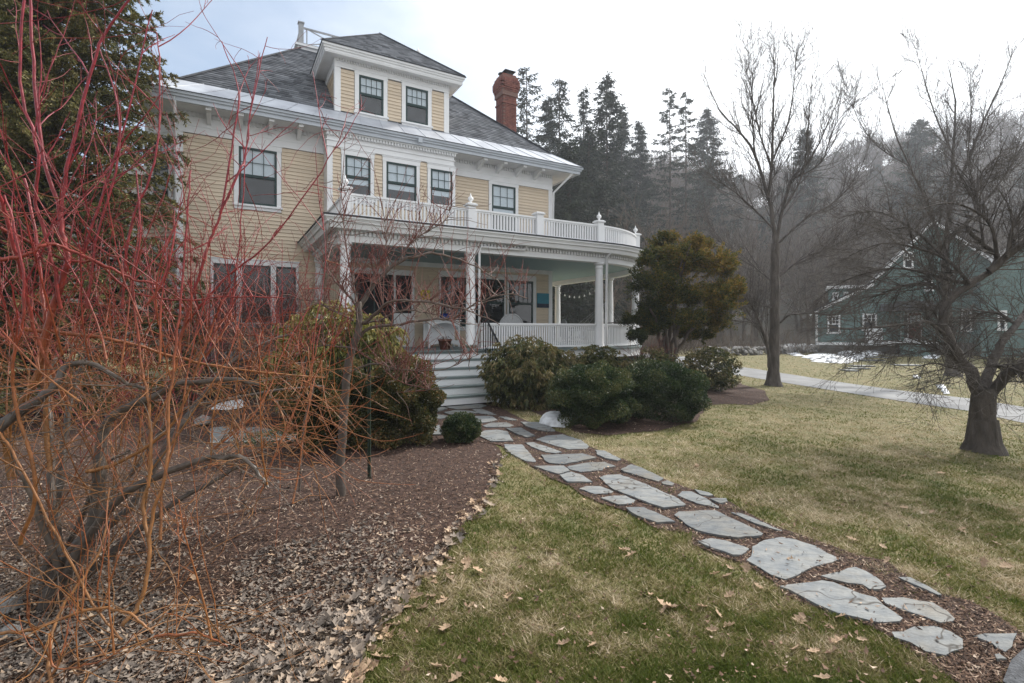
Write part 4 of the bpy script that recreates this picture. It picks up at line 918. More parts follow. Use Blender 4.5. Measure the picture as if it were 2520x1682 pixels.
chair(hp(1.6, .95, FZ-.02), HR+R(180), 'round backed grey wicker chair showing above the porch rail')
chair(hp(4.6, 2.2, FZ-.12), HR+R(70), 'tilted grey armchair seen edge-on right of the house corner')
# string lights along the far side of the porch
sl_ = tag(empty('string_lights', hp(CX+RR, 5, 3.4)), 'string of white bulbs sagging under the far porch beam', 'string lights')
zb_l = [((1380, 720), 6.3), ((1475, 706), 4.2)]
P0 = Vector(hp(CX+RR-.15, 6.5, 3.33)); P1 = Vector(hp(CX+RR-.15, 3.5, 3.42)); o0 = Vector(sl_.location)
wire = []
for k in range(19): f = k/18; p = P0.lerp(P1, f) - Vector((0, 0, .45*4*f*(1-f)*.8)) - o0; wire.append(p)
MB().tube(wire, .005, 4).build('wire', M['iron'], sl_)
for k in range(1, 18, 2):
    p = wire[k]; MB().lathe([(.012,0),(.014,-.02),(.03,-.045),(.034,-.065),(.02,-.09),(.004,-.096)][::-1], (p.x, p.y, p.z), 8).build('bulb', M['bulb'], sl_, True)
# rope hammock slung on the far side
hm = tag(empty('hammock', hp(6.3, 3.4, FZ+.30)), 'grey rope hammock slung across the round end of the porch', 'hammock')
ho = Vector(hm.location)
A_ = Vector(hp(CX+RR-.15, 3.35, FZ+1.55)) - ho; B_ = Vector(hp(4.95, 5.6, FZ+1.35)) - ho
ca = Vector(hp(6.55, 3.3, 0)) - ho; a1 = Vector(hp(7.0, 2.3, FZ+.78)) - ho; a2 = Vector(hp(6.2, 3.9, FZ+.72)) - ho
b1 = Vector(hp(5.6, 1.7, FZ+.70)) - ho; b2 = Vector(hp(4.95, 3.2, FZ+.66)) - ho
q = MB(); n_ = 12; rows = []
for i in range(n_+1):
    f = i/n_; r_ = []
    for j in range(7):
        h_ = j/6; p = a1.lerp(a2, h_).lerp(b1.lerp(b2, h_), f); p.z -= .22*4*f*(1-f)*.5 + .10*4*h_*(1-h_); r_.append(p)
    rows.append(r_)
vs = [tuple(p) for r_ in rows for p in r_]; fs = [(i*7+j, i*7+j+1, (i+1)*7+j+1, (i+1)*7+j) for i in range(n_) for j in range(6)]
q.add(vs, fs); q.add([(x, y, z-.03) for x, y, z in vs], [f[::-1] for f in fs]); q.build('bed', mat('dark_hammock_cloth', (.10,.10,.10), .9, .4, 14), hm)
MB().tube([a1, a2], .02, 6).build('spreader_bar', M['bark_grey'], hm); MB().tube([b1, b2], .02, 6).build('spreader_bar', M['bark_grey'], hm)
q = MB()
for j in range(9): q.tube([A_, a1.lerp(a2, j/8)], .004, 4)
q.build('ropes', M['wicker'], hm)
# ------------------------------------------------------------------ plants: tools
class Tubes:
    def __init__(s): s.V = []; s.F = []; s.C = []; s.n = 0
    def add(s, pts, r0, r1, c0=.5, c1=.5, k=4, rr_=None):
        P = np.asarray(pts, float); n = len(P)
        if n < 2: return
        T = np.empty_like(P); T[1:-1] = P[2:]-P[:-2]; T[0] = P[1]-P[0]; T[-1] = P[-1]-P[-2]; T /= (np.linalg.norm(T, axis=1, keepdims=True)+1e-9)
        ref = np.array([1., 0, 0]) if abs(T[0, 0]) < .7 else np.array([0, 1., 0])
        X = np.cross(T, ref); X /= (np.linalg.norm(X, axis=1, keepdims=True)+1e-9); Y = np.cross(T, X)
        rad = np.linspace(r0, r1, n) if rr_ is None else np.asarray(rr_, float)
        a = 2*np.pi*np.arange(k)/k
        V = P[:, None, :] + (X[:, None, :]*np.cos(a)[None, :, None] + Y[:, None, :]*np.sin(a)[None, :, None])*rad[:, None, None]
        i = (np.arange(n-1)*k)[:, None]; j = np.arange(k)[None, :]; j2 = (j+1) % k
        F_ = np.stack([(i+j), (i+j2), (i+k+j2), (i+k+j)], -1).reshape(-1, 4) + s.n
        s.V.append(V.reshape(-1, 3)); s.F.append(F_); s.C.append(np.repeat(np.linspace(c0, c1, n), k)); s.n += n*k
    def hue_by_height(s):
        for i, (V, C) in enumerate(zip(s.V, s.C)):
            h = .36 + .40*sm(V[:, 2], 1.15, 2.05) + .18*sm(V[:, 2], 2.0, 2.9); f = sm(C, .22, .34)
            s.C[i] = np.clip(C*(1-f) + f*(.30*C + .72*h), 0, 1)
    def mesh(s, name, m): return np_mesh(name, np.concatenate(s.V), np.concatenate(s.F), m, np.concatenate(s.C), smooth=True)
    def build(s, name, m, par=None, **k): return link(name, s.mesh(name, m), None, par, **k)
def norm3(d): l = math.sqrt(d[0]*d[0]+d[1]*d[1]+d[2]*d[2]) or 1; return (d[0]/l, d[1]/l, d[2]/l)
def wander(r, p, d, L_, n, jit, up=0., curl=(0, 0, 0)):
    pts = [p]; st = L_/n
    for i in range(n):
        d = norm3((d[0]+r.gauss(0, jit)+curl[0], d[1]+r.gauss(0, jit)+curl[1], d[2]+r.gauss(0, jit)+up+curl[2]))
        p = (p[0]+d[0]*st, p[1]+d[1]*st, p[2]+d[2]*st); pts.append(p)
    return pts
def side_dir(r, d, ang):
    v = norm3((r.gauss(0, 1), r.gauss(0, 1), r.gauss(0, 1))); dt = v[0]*d[0]+v[1]*d[1]+v[2]*d[2]; v = norm3((v[0]-dt*d[0], v[1]-dt*d[1], v[2]-dt*d[2]))
    c, s_ = math.cos(ang), math.sin(ang); return norm3((d[0]*c+v[0]*s_, d[1]*c+v[1]*s_, d[2]*c+v[2]*s_))
def dir_at(pts, i): a = pts[max(i-1, 0)]; b = pts[min(i+1, len(pts)-1)]; return norm3((b[0]-a[0], b[1]-a[1], b[2]-a[2]))
def grow(TS, r, p, d, L_, r0, lv, kids, jit, up, tints, ang=(.5, 1.0), ratio=(.4, .7), nseg=6, rend=.45, minr=.0015, keep=None, fr=(.2, 1.)):
    """lv levels of children, kids per level; tints = list of (c0,c1) per level counted from the end"""
    pts = wander(r, p, d, L_, nseg, jit, up); c0, c1 = tints[min(lv, len(tints)-1)]
    TS.add(pts, r0, max(minr, r0*rend), c0, c1, 4 if r0 < .02 else 7)
    if keep is not None: keep.append(pts)
    if lv <= 0: return
    for k in range(kids[lv-1]):
        f = fr[0] + (fr[1]-fr[0])*(k + r.random())/kids[lv-1]; i = min(len(pts)-1, max(1, int(f*nseg)))
        dd = side_dir(r, dir_at(pts, i), r.uniform(*ang)); grow(TS, r, pts[i], dd, L_*r.uniform(*ratio), max(minr, r0*(1-.5*f)*.6), lv-1, kids, jit, up, tints, ang, ratio, nseg, rend, minr, keep)
def smooth_line(pts, n=4):
    P = [Vector(p) for p in pts]; o = []
    for i in range(len(P)-1):
        p0, p1, p2, p3 = P[max(i-1, 0)], P[i], P[i+1], P[min(i+2, len(P)-1)]
        for k in range(n):
            t = k/n; o.append(tuple(.5*((2*p1)+(-p0+p2)*t+(2*p0-5*p1+4*p2-p3)*t*t+(-p0+3*p1-3*p2+p3)*t**3)))
    o.append(tuple(P[-1])); return o
def knobbly(pts, r, a): return [(p[0]+r.gauss(0, a), p[1]+r.gauss(0, a), p[2]+r.gauss(0, a)) if 0 < i < len(pts)-1 else p for i, p in enumerate(pts)]
def leaf_cloud(name, m, P, D, Ln, Wd, col, par=None, fold=.25, droop=0.):
    """one folded leaf (2 quads->4 tris kept as 2 tris each) at each P, pointing along D"""
    n = len(P); D = D/(np.linalg.norm(D, axis=1, keepdims=True)+1e-9)
    rv = rng.normal(size=(n, 3)); S = np.cross(D, rv); S /= (np.linalg.norm(S, axis=1, keepdims=True)+1e-9); Nn = np.cross(D, S)
    Ln = np.broadcast_to(np.asarray(Ln, float), (n,))[:, None]; Wd = np.broadcast_to(np.asarray(Wd, float), (n,))[:, None]
    tip = P + D*Ln; tip[:, 2] -= droop*Ln[:, 0]
    mid = P + D*Ln*.45
    V = np.stack([P, mid+S*Wd+Nn*Wd*fold, tip, mid-S*Wd+Nn*Wd*fold], 1).reshape(-1, 3)
    i = np.arange(n)*4; Fc = np.concatenate([np.stack([i, i+1, i+2], 1), np.stack([i, i+2, i+3], 1)])
    return link(name, np_mesh(name, V, Fc, m, np.repeat(col, 4)), None, par)

# ------------------------------------------------------------------ red and orange stemmed shrubs (foreground left)
def limb(TS, r, pix, Ys, r0, r1, c0, c1, k=8, kn=.004, n=4):
    if not hasattr(Ys, '__len__'): Ys = [Ys]*len(pix)
    if len(Ys) == 2 and len(pix) > 2: Ys = [Ys[0]+(Ys[1]-Ys[0])*i/(len(pix)-1) for i in range(len(pix))]
    pts = knobbly(smooth_line([at(u, v, y) for (u, v), y in zip(pix, Ys)], n), r, kn); TS.add(pts, r0, r1, c0, c1, k); return pts
r = random.Random(3)
def shoots(TS, r, line, n, Lr, r0r, up, jit, tint, fr=(0, 1), dirb=None, sub=(1, 4), spread=.8, nseg=9):
    for _ in range(n):
        f = r.uniform(*fr); i = min(len(line)-1, int(f*(len(line)-1))); p = line[i]
        b = dirb or (0, 0, 1); d = norm3((b[0]+r.gauss(0, spread*.6), b[1]+r.gauss(0, spread*.6), b[2]+r.gauss(0, spread*.25)))
        L_ = r.uniform(*Lr); r0 = r.uniform(*r0r); t0, t1 = tint; o = r.uniform(-.16, .16)
        cu = (r.gauss(0, .03), r.gauss(0, .03), 0)
        pts = wander(r, p, d, L_, nseg, jit, up, cu); TS.add(pts, r0, max(.0011, r0*.35), t0+o, t1+o, 5)
        for k in range(r.randint(*sub)):
            j = r.randint(2, nseg-1); dd = side_dir(r, dir_at(pts, j), r.uniform(.35, .8)); l2 = L_*r.uniform(.15, .42)
            tt = t0+(t1-t0)*j/nseg
            p2 = wander(r, pts[j], dd, l2, 6, jit*1.1, up*1.1); TS.add(p2, r0*.55, .0010, tt+o, min(1, t1+o), 4)
            if r.random() < .5:
                j2 = r.randint(1, 5); p3 = wander(r, p2[j2], side_dir(r, dir_at(p2, j2), .7), l2*.45, 4, jit*1.2, up); TS.add(p3, r0*.4, .0010, tt+.1+o, min(1, t1+o), 3)
def tangle(TS, r, pts_src, n, Lr, r0, tint, jit=.22, up=-.02):
    for _ in range(n):
        ln = r.choice(pts_src); i = r.randrange(len(ln)); p = ln[i]; d = norm3((r.gauss(0, 1), r.gauss(0, .6), r.gauss(0, .6)))
        cu = (r.gauss(0, .07), r.gauss(0, .07), r.gauss(0, .07)+up); L_ = r.uniform(*Lr)
        pts = wander(r, p, d, L_, 10, jit*.5, 0, cu); o = r.uniform(-.1, .1); TS.add(pts, r0*r.uniform(.6, 1.2), .0011, max(.16, tint[0]+o), min(1, tint[1]+o), 4)
        if r.random() < .7:
            for _k in range(2):
                j = r.randint(2, 8); p2 = wander(r, pts[j], side_dir(r, dir_at(pts, j), .8), L_*r.uniform(.2, .5), 6, jit*.5, up, cu); TS.add(p2, r0*.5, .0010, tint[0]+o, min(1, tint[1]+.15+o), 3)
dg = tag(empty('dogwood_shrub', gp(120, 1510)), 'huge bare shrub with red and orange stems filling the left foreground', 'shrub')
base = gp(112, 1515)
LB_ = Tubes()      # grey main limbs
lm = []
lm.append(limb(LB_, r, [(100,1525),(141,1419),(186,1351),(231,1290),(248,1149),(256,1064),(293,1014),(360,986),(450,946),(563,935),(640,948)], [3.0,3.2], .047, .011, .02, .10))
lm.append(limb(LB_, r, [(115,1500),(170,1400),(235,1300),(293,1228),(349,1188),(478,1138),(551,1124),(600,1128),(647,1183),(660,1200)], [3.0,2.9], .034, .006, .02, .15))
lm.append(limb(LB_, r, [(120,1500),(160,1440),(225,1408),(304,1335),(394,1261),(484,1205),(557,1166),(600,1140)], [3.0,3.5], .030, .009, .02, .12))
lm.append(limb(LB_, r, [(128,1450),(141,1396),(101,1278),(67,1199),(37,1143),(20,1080)], [3.0,2.8], .022, .008, .05, .18))
lm.append(limb(LB_, r, [(-60,1120),(0,1053),(56,1008),(129,957),(163,901),(236,901),(315,946),(383,963)], [2.6,3.0], .030, .007, .02, .12))
lm.append(limb(LB_, r, [(110,1480),(129,1306),(152,1166),(163,1053),(185,940),(240,860),(330,820)], [3.1,3.6], .026, .009, .02, .10))
lm.append(limb(LB_, r, [(120,1470),(150,1350),(128,1200),(125,1080),(118,960),(140,880)], [3.0,3.3], .024, .010, .02, .20))
lm.append(limb(LB_, r, [(160,1440),(235,1330),(338,1225),(420,1080),(480,1000),(560,900),(640,850),(720,820)], [3.1,4.1], .028, .009, .02, .10))
lm.append(limb(LB_, r, [(155,1470),(190,1340),(260,1230),(330,1160),(430,1020),(560,985),(690,960),(800,952)], [3.2,4.4], .024, .008, .02, .12))
lm.append(limb(LB_, r, [(135,1440),(175,1330),(235,1200),(250,1150),(320,1110)], [3.1,3.2], .020, .008, .02, .10))
LB_.build('branch', M['stem'], dg).location = -Vector(dg.location)
OS = Tubes()       # orange and red leaders that were traced one by one
ol = []
def tr(pix, Ys, r0, r1, c0, c1): p = limb(OS, r, pix, Ys, r0, r1, c0, c1, 6, .003, 5); ol.append(p); return p
tr([(30,1180),(17,1064),(56,986),(90,929),(112,817),(148,704),(168,643),(158,587),(145,510)], [2.9,2.9], .021, .013, .40, .78)
tr([(145,510),(102,357),(77,102),(77,-60)], 2.9, .011, .006, .80, .95)
tr([(150,520),(158,449),(204,245),(245,112),(316,0),(350,-60)], 2.9, .011, .004, .80, .95)
tr([(122,1160),(112,980),(112,800),(100,700),(85,560),(60,440)], [2.9,3.1], .013, .007, .35, .85)
tr([(-20,430),(0,480),(31,592),(60,700),(90,830),(170,1000)], [2.5,2.9], .010, .008, .9, .75)
tr([(200,640),(250,480),(300,330),(375,25)], [3.0,3.1], .008, .003, .80, .98)
tr([(410,1000),(430,900),(454,800),(510,612),(541,525),(576,326),(587,224),(546,102)], [3.3,3.5], .013, .0025, .60, .96)
tr([(541,525),(590,420),(602,388),(622,250),(658,92)], [3.4,3.6], .009, .0025, .80, .96)
tr([(454,800),(560,680),(665,595),(790,420),(850,310)], [3.4,3.5], .008, .0022, .75, .93)
tr([(505,880),(560,790),(585,640),(598,480),(612,300),(640,130)], [3.5,3.6], .006, .002, .65, .95)
tr([(-20,640),(60,630),(120,600),(170,618),(260,655),(330,690),(400,700)], [2.6,3.0], .011, .006, .45, .65)
tr([(0,560),(80,600),(160,640),(240,650),(330,720),(450,740),(560,730),(700,735)], [2.7,3.4], .009, .004, .50, .80)
tr([(60,810),(240,830),(340,850),(430,880),(560,905),(700,922),(800,930)], [2.9,3.7], .012, .006, .40, .48)
tr([(210,1160),(290,1140),(410,1060),(480,920),(540,760),(580,700)], [3.0,3.4], .012, .005, .35, .75)
tr([(370,1340),(352,1250),(372,1150),(366,1000),(345,880),(330,700),(345,560),(335,420)], [2.8,3.1], .010, .004, .30, .95)
tr([(300,1540),(340,1490),(365,1400),(372,1280),(408,1160),(415,1020),(430,880),(450,700),(462,520),(470,420)], [2.6,3.1], .011, .004, .30, .93)
tr([(-10,1560),(90,1545),(200,1505),(280,1500),(330,1520),(375,1560)], 2.35, .008, .005, .40, .52)
tr([(125,1700),(122,1600),(150,1500),(220,1400),(260,1300),(270,1200)], [2.3,2.9], .008, .004, .42, .55)
tr([(380,1568),(470,1560),(520,1570),(560,1592)], 2.3, .007, .002, .85, .98)
tr([(120,1560),(130,1640),(210,1640),(280,1610),(330,1560)], 2.2, .005, .002, .80, .95)
tr([(-5,1062),(40,1130),(140,1320),(230,1490),(300,1575)], [2.6,2.5], .006, .005, .60, .45)
tr([(50,1340),(90,1200),(40,1000),(30,900),(60,760),(45,600),(10,480)], [2.7,2.6], .010, .005, .55, .9)
tr([(60,-30),(50,200),(95,380),(90,500),(130,640),(150,760)], [2.7,2.9], .006, .010, .96, .75)
tr([(300,760),(320,560),(380,400),(395,200),(385,80)], [3.1,3.2], .008, .003, .75, .97)
tr([(215,760),(235,600),(285,420),(290,260),(245,120)], [3.0,3.1], .008, .003, .78, .97)
tr([(395,1330),(400,1200),(440,1050),(470,860),(520,700)], [2.9,3.2], .008, .003, .60, .9)
tr([(520,1110),(640,1000),(700,860),(760,760)], [3.3,4.0], .008, .003, .85, .9)
tr([(640,1215),(700,1060),(760,930),(790,800)], [3.3,3.7], .006, .003, .85, .95)
tr([(720,1240),(745,1090),(765,960),(775,820),(800,640),(790,480)], [3.4,3.9], .006, .002, .75, .95)
OS.hue_by_height(); OS.build('leader_stem', M['stem'], dg).location = -Vector(dg.location)
SH = Tubes()
low = [p for p in ol if p[0][2] < 2.1]
for ln in ol[:9]: shoots(SH, r, ln, 7, (.25, .75), (.0025, .0048), .03, .07, (.84, .98), (.1, .95), None, (1, 3))
for ln in ol[9:]: shoots(SH, r, ln, 4, (.25, .9), (.0022, .005), .05, .08, (.62, .95), (.1, 1), None, (1, 4))
for ln in lm: shoots(SH, r, ln, 5, (.4, 1.35), (.0025, .0058), .05, .075, (.42, .93), (.25, 1), None, (2, 5))
# many upright shoots from the crown of the shrub, to the left edge and back
for _ in range(30):
    p = at(r.uniform(-120, 480), r.uniform(720, 1020), r.uniform(2.6, 3.9)); shoots(SH, r, [p], 1, (.5, 1.25), (.003, .0066), .04, .06, (.55, .96), (0, 1), (0, 0, 1), (2, 5), .55)
for _ in range(34):
    p = at(r.uniform(430, 860), r.uniform(800, 1050), r.uniform(3.3, 4.4)); shoots(SH, r, [p], 1, (.35, .85), (.002, .004), .05, .08, (.60, .95), (0, 1), (.1, 0, 1), (2, 5), .7)
SH.hue_by_height(); SH.build('shoots', M['stem'], dg).location = -Vector(dg.location)
TG = Tubes()
tangle(TG, r, lm + ol, 300, (.25, .9), .0030, (.34, .62), .26)
tangle(TG, r, lm, 420, (.2, .6), .0032, (.12, .28), .30)
for _ in range(130):
    p = at(r.uniform(-80, 760), r.gauss(880, 150), r.uniform(2.7, 4.3))
    if p[2] < .05: continue
    tangle(TG, r, [[p]], 1, (.3, .9), .0027, (.36, .80), .26)
for _ in range(120):      # arching twigs that hang to the right
    p = at(r.uniform(520, 820), r.uniform(880, 1180), r.uniform(3.2, 4.0)); d = norm3((r.uniform(-.2, 1), r.gauss(0, .4), r.uniform(-.8, .3)))
    pts = wander(r, p, d, r.uniform(.3, .7), 9, .06, 0, (0, 0, r.choice((-.08, .13)))); TG.add(pts, .0032, .0011, r.uniform(.4, .9), r.uniform(.8, 1), 4)
TG.hue_by_height(); TG.build('twigs', M['stem'], dg).location = -Vector(dg.location)

# a second, smaller clump behind the first
d2 = tag(empty('dogwood_shrub', gp(330, 1180)), 'smaller thicket of thin red twigs between the big red shrub and the house wall', 'shrub')
T2 = Tubes()
for _ in range(22):
    p0 = gp(330+r.gauss(0, 90), 1150+r.gauss(0, 40)); shoots(T2, r, [p0], 1, (1.2, 2.2), (.004, .007), .02, .05, (.35, .92), (0, 1), (r.gauss(0, .25), 0, 1), (6, 12), .35, 12)
T2.build('shoots', M['stem'], d2).location = -Vector(d2.location)
# grey-brown brush against the house
d3 = tag(empty('brush_shrub', gp(560, 1010)), 'dense grey twiggy bush in front of the ground floor windows', 'shrub')
T3 = Tubes()
for _ in range(110):
    q0 = hp(r.uniform(-6.2, -3.4), r.uniform(1.9, 3.1)); L_ = r.uniform(1.8, 3.2)
    grow(T3, r, (q0[0], q0[1], 0), norm3((r.gauss(0, .18), r.gauss(0, .18), 1)), L_, .010, 2, (4, 5), .09, .03, [(.6, .9), (.4, .8), (.2, .6)], (.4, .9), (.22, .42), 7, .4, .0028, None, (.35, 1.))
T3.build('twigs', M['twig'], d3).location = -Vector(d3.location)

# ------------------------------------------------------------------ young crab apple
r = random.Random(21)
Yc = 5.08
cb0 = gp(842, 1226)
ct = tag(empty('crabapple_tree', cb0), 'young bare crab apple tree with a slender trunk standing in the mulch bed', 'tree')
T = Tubes(); TW_ = Tubes()
trunk = limb(T, r, [(840,1240),(838,1180),(837,1148),(843,1058),(852,939),(860,883),(879,827),(884,781),(882,745)], [Yc, Yc+.1], .048, .030, .0, .1, 10, .003)
T.build('trunk', M['twig'], ct).location = -cb0[0], -cb0[1], -cb0[2]
L_ = []
def cl(pix, Ys, a, b, c0=.1, c1=.4): p = limb(TW_, r, pix, Ys, a, b, c0, c1, 7, .005); L_.append(p)
cl([(882,765),(905,722),(935,684),(981,646),(1025,630),(1076,625),(1140,643),(1191,669),(1225,690)], [5.2,5.6], .027, .004)
cl([(884,801),(917,781),(956,745),(1038,743),(1114,755),(1165,771),(1230,800)], [5.2,4.7], .018, .004)
cl([(885,830),(910,809),(986,799),(1063,786),(1119,781),(1175,745),(1242,725),(1300,735)], [5.2,4.9], .018, .004)
cl([(884,760),(859,730),(823,689),(808,666),(802,620),(812,540)], [5.2,5.3], .014, .003)
cl([(870,790),(820,765),(769,743),(720,735)], [5.1,4.8], .011, .003)
cl([(857,921),(896,900),(941,896),(977,908),(1075,912),(1140,891),(1180,870)], [5.1,4.8], .010, .0025)
cl([(878,800),(930,790),(975,768),(1010,765),(1060,772),(1115,790),(1170,800)], [5.2,5.5], .012, .003)
cl([(905,722),(925,660),(950,600),(940,500)], [5.2,5.5], .010, .003)
cl([(981,646),(1010,600),(1050,570),(1095,545),(1115,500)], [5.3,5.6], .009, .0025)
cl([(940,1000-100),(960,925),(1000,945),(1060,960),(975,965)], [5.0,4.9], .005, .002, .6, .9)
cl([(884,781),(870,700),(850,600),(845,520),(830,430)], [5.2,5.4], .010, .003, .2, .8)
cl([(870,860),(800,850),(740,870),(690,905)], [5.1,4.9], .010, .003)
for i, ln in enumerate(L_):
    for _ in range(26):
        f = r.uniform(.15, 1); j = min(len(ln)-1, int(f*(len(ln)-1))); d = norm3((r.gauss(.1, .4), r.gauss(0, .4), r.uniform(.2, 1.1)))
        pts = wander(r, ln[j], d, r.uniform(.15, .75), 7, .08, .05); TW_.add(pts, .0045, .0014, .5, .95, 4)
        for _k in range(r.randint(1, 4)):
            j2 = r.randint(1, 6); p2 = wander(r, pts[j2], side_dir(r, dir_at(pts, j2), .8), r.uniform(.05, .25), 4, .1, .04); TW_.add(p2, .0026, .0013, .6, 1, 3)
        if r.random() < .5:                     # spurs with buds
            for j2 in range(1, 7): p = pts[j2]; e = norm3((r.gauss(0, 1), r.gauss(0, 1), .5)); TW_.add([p, (p[0]+e[0]*.018, p[1]+e[1]*.018, p[2]+e[2]*.018)], .0035, .002, .8, .9, 3)
    for _ in range(9):
        j = r.randrange(2, len(ln)); pts = wander(r, ln[j], norm3((r.gauss(.4, .6), r.gauss(0, .5), r.gauss(0, .3))), r.uniform(.2, .5), 7, .14, -.01); TW_.add(pts, .005, .0014, .2, .6, 4)
TW_.build('crown', M['twig'], ct).location = -Vector(cb0)
# green stakes
def stake(p, h, label):
    s_ = tag(empty('garden_stake', p), label, 'stake', 'green metal stakes beside the young tree')
    q = MB(); q.box(-.016, .016, -.003, .003, -.1, h); q.box(-.016, -.011, -.016, 0, -.1, h); q.box(.011, .016, -.016, 0, -.1, h); q.build('post', M['steel'], s_)
    q = MB(); [q.box(-.022, -.016, -.01, 0, z/100, z/100+.02) for z in range(10, int(h*100)-5, 9)]; q.build('studs', M['steel'], s_); return s_
stake(gp(909, 1178), 1.35, 'green metal stake just right of the young tree trunk')
stake(gp(752, 1120), 1.30, 'green metal stake left of the young tree, behind the red twigs')
# thin sapling
sp = tag(empty('sapling', gp(737, 1205)), 'thin dark sapling stem between the red shrub and the young tree', 'sapling')
TT = Tubes(); limb(TT, r, [(737,1210),(742,1120),(748,1040),(770,960),(765,900)], [4.6,4.7], .011, .006, .1, .3, 6); TT.build('stem', M['twig'], sp).location = -Vector(sp.location)

# ------------------------------------------------------------------ evergreen bushes
def bush(name, cx, cy, z0, rx, ry, rz, m, n, ll, lw, label, cat='shrub', droop=.0, whorl=1, lump=.22, seed=1, inner=.55, group=None, stems=True, up=.3, out_=1.0, tb=0., lo=-.85):
    r_ = np.random.default_rng(seed)
    e = tag(empty(name, (cx, cy, z0)), label, cat, group)
    k = n//whorl; d = r_.normal(size=(k*2, 3)); d /= np.linalg.norm(d, axis=1, keepdims=True); d = d[d[:, 2] > lo][:k]; k = len(d)
    # lumpy outline
    ph = r_.uniform(0, 6.28, (7, 3)); fq = r_.uniform(1.5, 9.5, (7, 3))
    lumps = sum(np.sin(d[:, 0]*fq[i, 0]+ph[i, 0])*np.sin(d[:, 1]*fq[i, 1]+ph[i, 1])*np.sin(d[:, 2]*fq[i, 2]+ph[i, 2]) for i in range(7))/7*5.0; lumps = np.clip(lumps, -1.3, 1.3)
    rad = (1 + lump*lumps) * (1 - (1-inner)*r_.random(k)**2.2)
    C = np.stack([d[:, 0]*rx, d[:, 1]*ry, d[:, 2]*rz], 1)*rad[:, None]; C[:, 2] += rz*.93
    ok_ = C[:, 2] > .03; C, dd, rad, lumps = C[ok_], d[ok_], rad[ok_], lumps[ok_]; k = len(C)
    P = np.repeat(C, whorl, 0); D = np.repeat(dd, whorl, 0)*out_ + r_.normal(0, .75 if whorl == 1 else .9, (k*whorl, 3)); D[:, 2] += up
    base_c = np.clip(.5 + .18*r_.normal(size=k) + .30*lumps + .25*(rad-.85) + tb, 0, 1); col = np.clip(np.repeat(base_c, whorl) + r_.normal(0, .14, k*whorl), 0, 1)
    leaf_cloud('foliage', m, P, D, ll*r_.uniform(.6, 1.2, k*whorl), lw*r_.uniform(.7, 1.2, k*whorl), col, e, droop=droop)
    if stems and whorl > 1:
        TS = Tubes(); rr2 = random.Random(seed)
        for _ in range(26):
            i = r_.integers(0, k); tgt = C[i]*.96; b0 = np.array([rr2.gauss(0, rx*.12), rr2.gauss(0, ry*.12), 0]); mid = b0*.5 + tgt*.5; mid[2] -= .1*rz
            TS.add(smooth_line([b0, mid, tgt], 4), .014, .004, .1, .4, 5)
        TS.build('stems', M['twig'], e)
    return e
def bush_px(name, u0, u1, vt, vb, m, n, ll, lw, label, ry=None, base=None, **k):
    b = gp((u0+u1)/2, base or vb); Y = b[1]; rx = (u1-u0)/2/F*Y; ztop = CAMZ + (HV-vt)/F*(Y); rz = (ztop-b[2])/2
    ry_ = ry or rx; return bush(name, b[0]+ry_*.0, Y+ry_*.75, b[2], rx*(1.06 if u0 > 1190 else .96), ry_, rz, m, n, ll, lw, label, **k)
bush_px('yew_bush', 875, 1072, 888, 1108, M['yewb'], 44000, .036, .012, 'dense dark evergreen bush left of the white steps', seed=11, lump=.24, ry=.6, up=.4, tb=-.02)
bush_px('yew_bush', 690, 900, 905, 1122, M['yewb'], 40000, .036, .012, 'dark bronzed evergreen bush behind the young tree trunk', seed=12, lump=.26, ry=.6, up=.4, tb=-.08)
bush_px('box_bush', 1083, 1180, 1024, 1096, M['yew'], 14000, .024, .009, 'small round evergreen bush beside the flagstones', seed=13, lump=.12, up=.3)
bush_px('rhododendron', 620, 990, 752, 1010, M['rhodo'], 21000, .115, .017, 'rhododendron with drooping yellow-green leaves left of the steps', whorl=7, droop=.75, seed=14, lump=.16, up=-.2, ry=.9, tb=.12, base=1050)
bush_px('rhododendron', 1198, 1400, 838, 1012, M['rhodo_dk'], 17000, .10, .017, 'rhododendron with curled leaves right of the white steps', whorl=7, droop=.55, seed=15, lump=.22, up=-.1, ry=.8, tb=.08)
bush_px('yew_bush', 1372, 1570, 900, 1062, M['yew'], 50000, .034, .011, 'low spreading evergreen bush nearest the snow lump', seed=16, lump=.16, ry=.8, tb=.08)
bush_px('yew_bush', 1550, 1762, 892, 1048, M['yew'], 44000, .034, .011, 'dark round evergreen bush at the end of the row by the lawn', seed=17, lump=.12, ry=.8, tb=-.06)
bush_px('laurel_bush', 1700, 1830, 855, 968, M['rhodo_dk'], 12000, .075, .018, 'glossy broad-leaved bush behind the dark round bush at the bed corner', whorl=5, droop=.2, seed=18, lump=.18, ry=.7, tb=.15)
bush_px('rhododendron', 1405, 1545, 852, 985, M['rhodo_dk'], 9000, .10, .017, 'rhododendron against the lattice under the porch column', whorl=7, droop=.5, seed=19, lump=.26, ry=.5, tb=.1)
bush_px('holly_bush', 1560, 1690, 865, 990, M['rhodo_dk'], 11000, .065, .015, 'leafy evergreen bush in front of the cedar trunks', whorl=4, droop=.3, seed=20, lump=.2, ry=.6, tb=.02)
gc = bush_px('ground_cover', 560, 760, 1075, 1105, M['yew'], 2500, .03, .008, 'patch of low green ground cover at the edge of the mulch bed', cat='plant', seed=22, stems=False, base=1105, lump=.3, tb=.3)

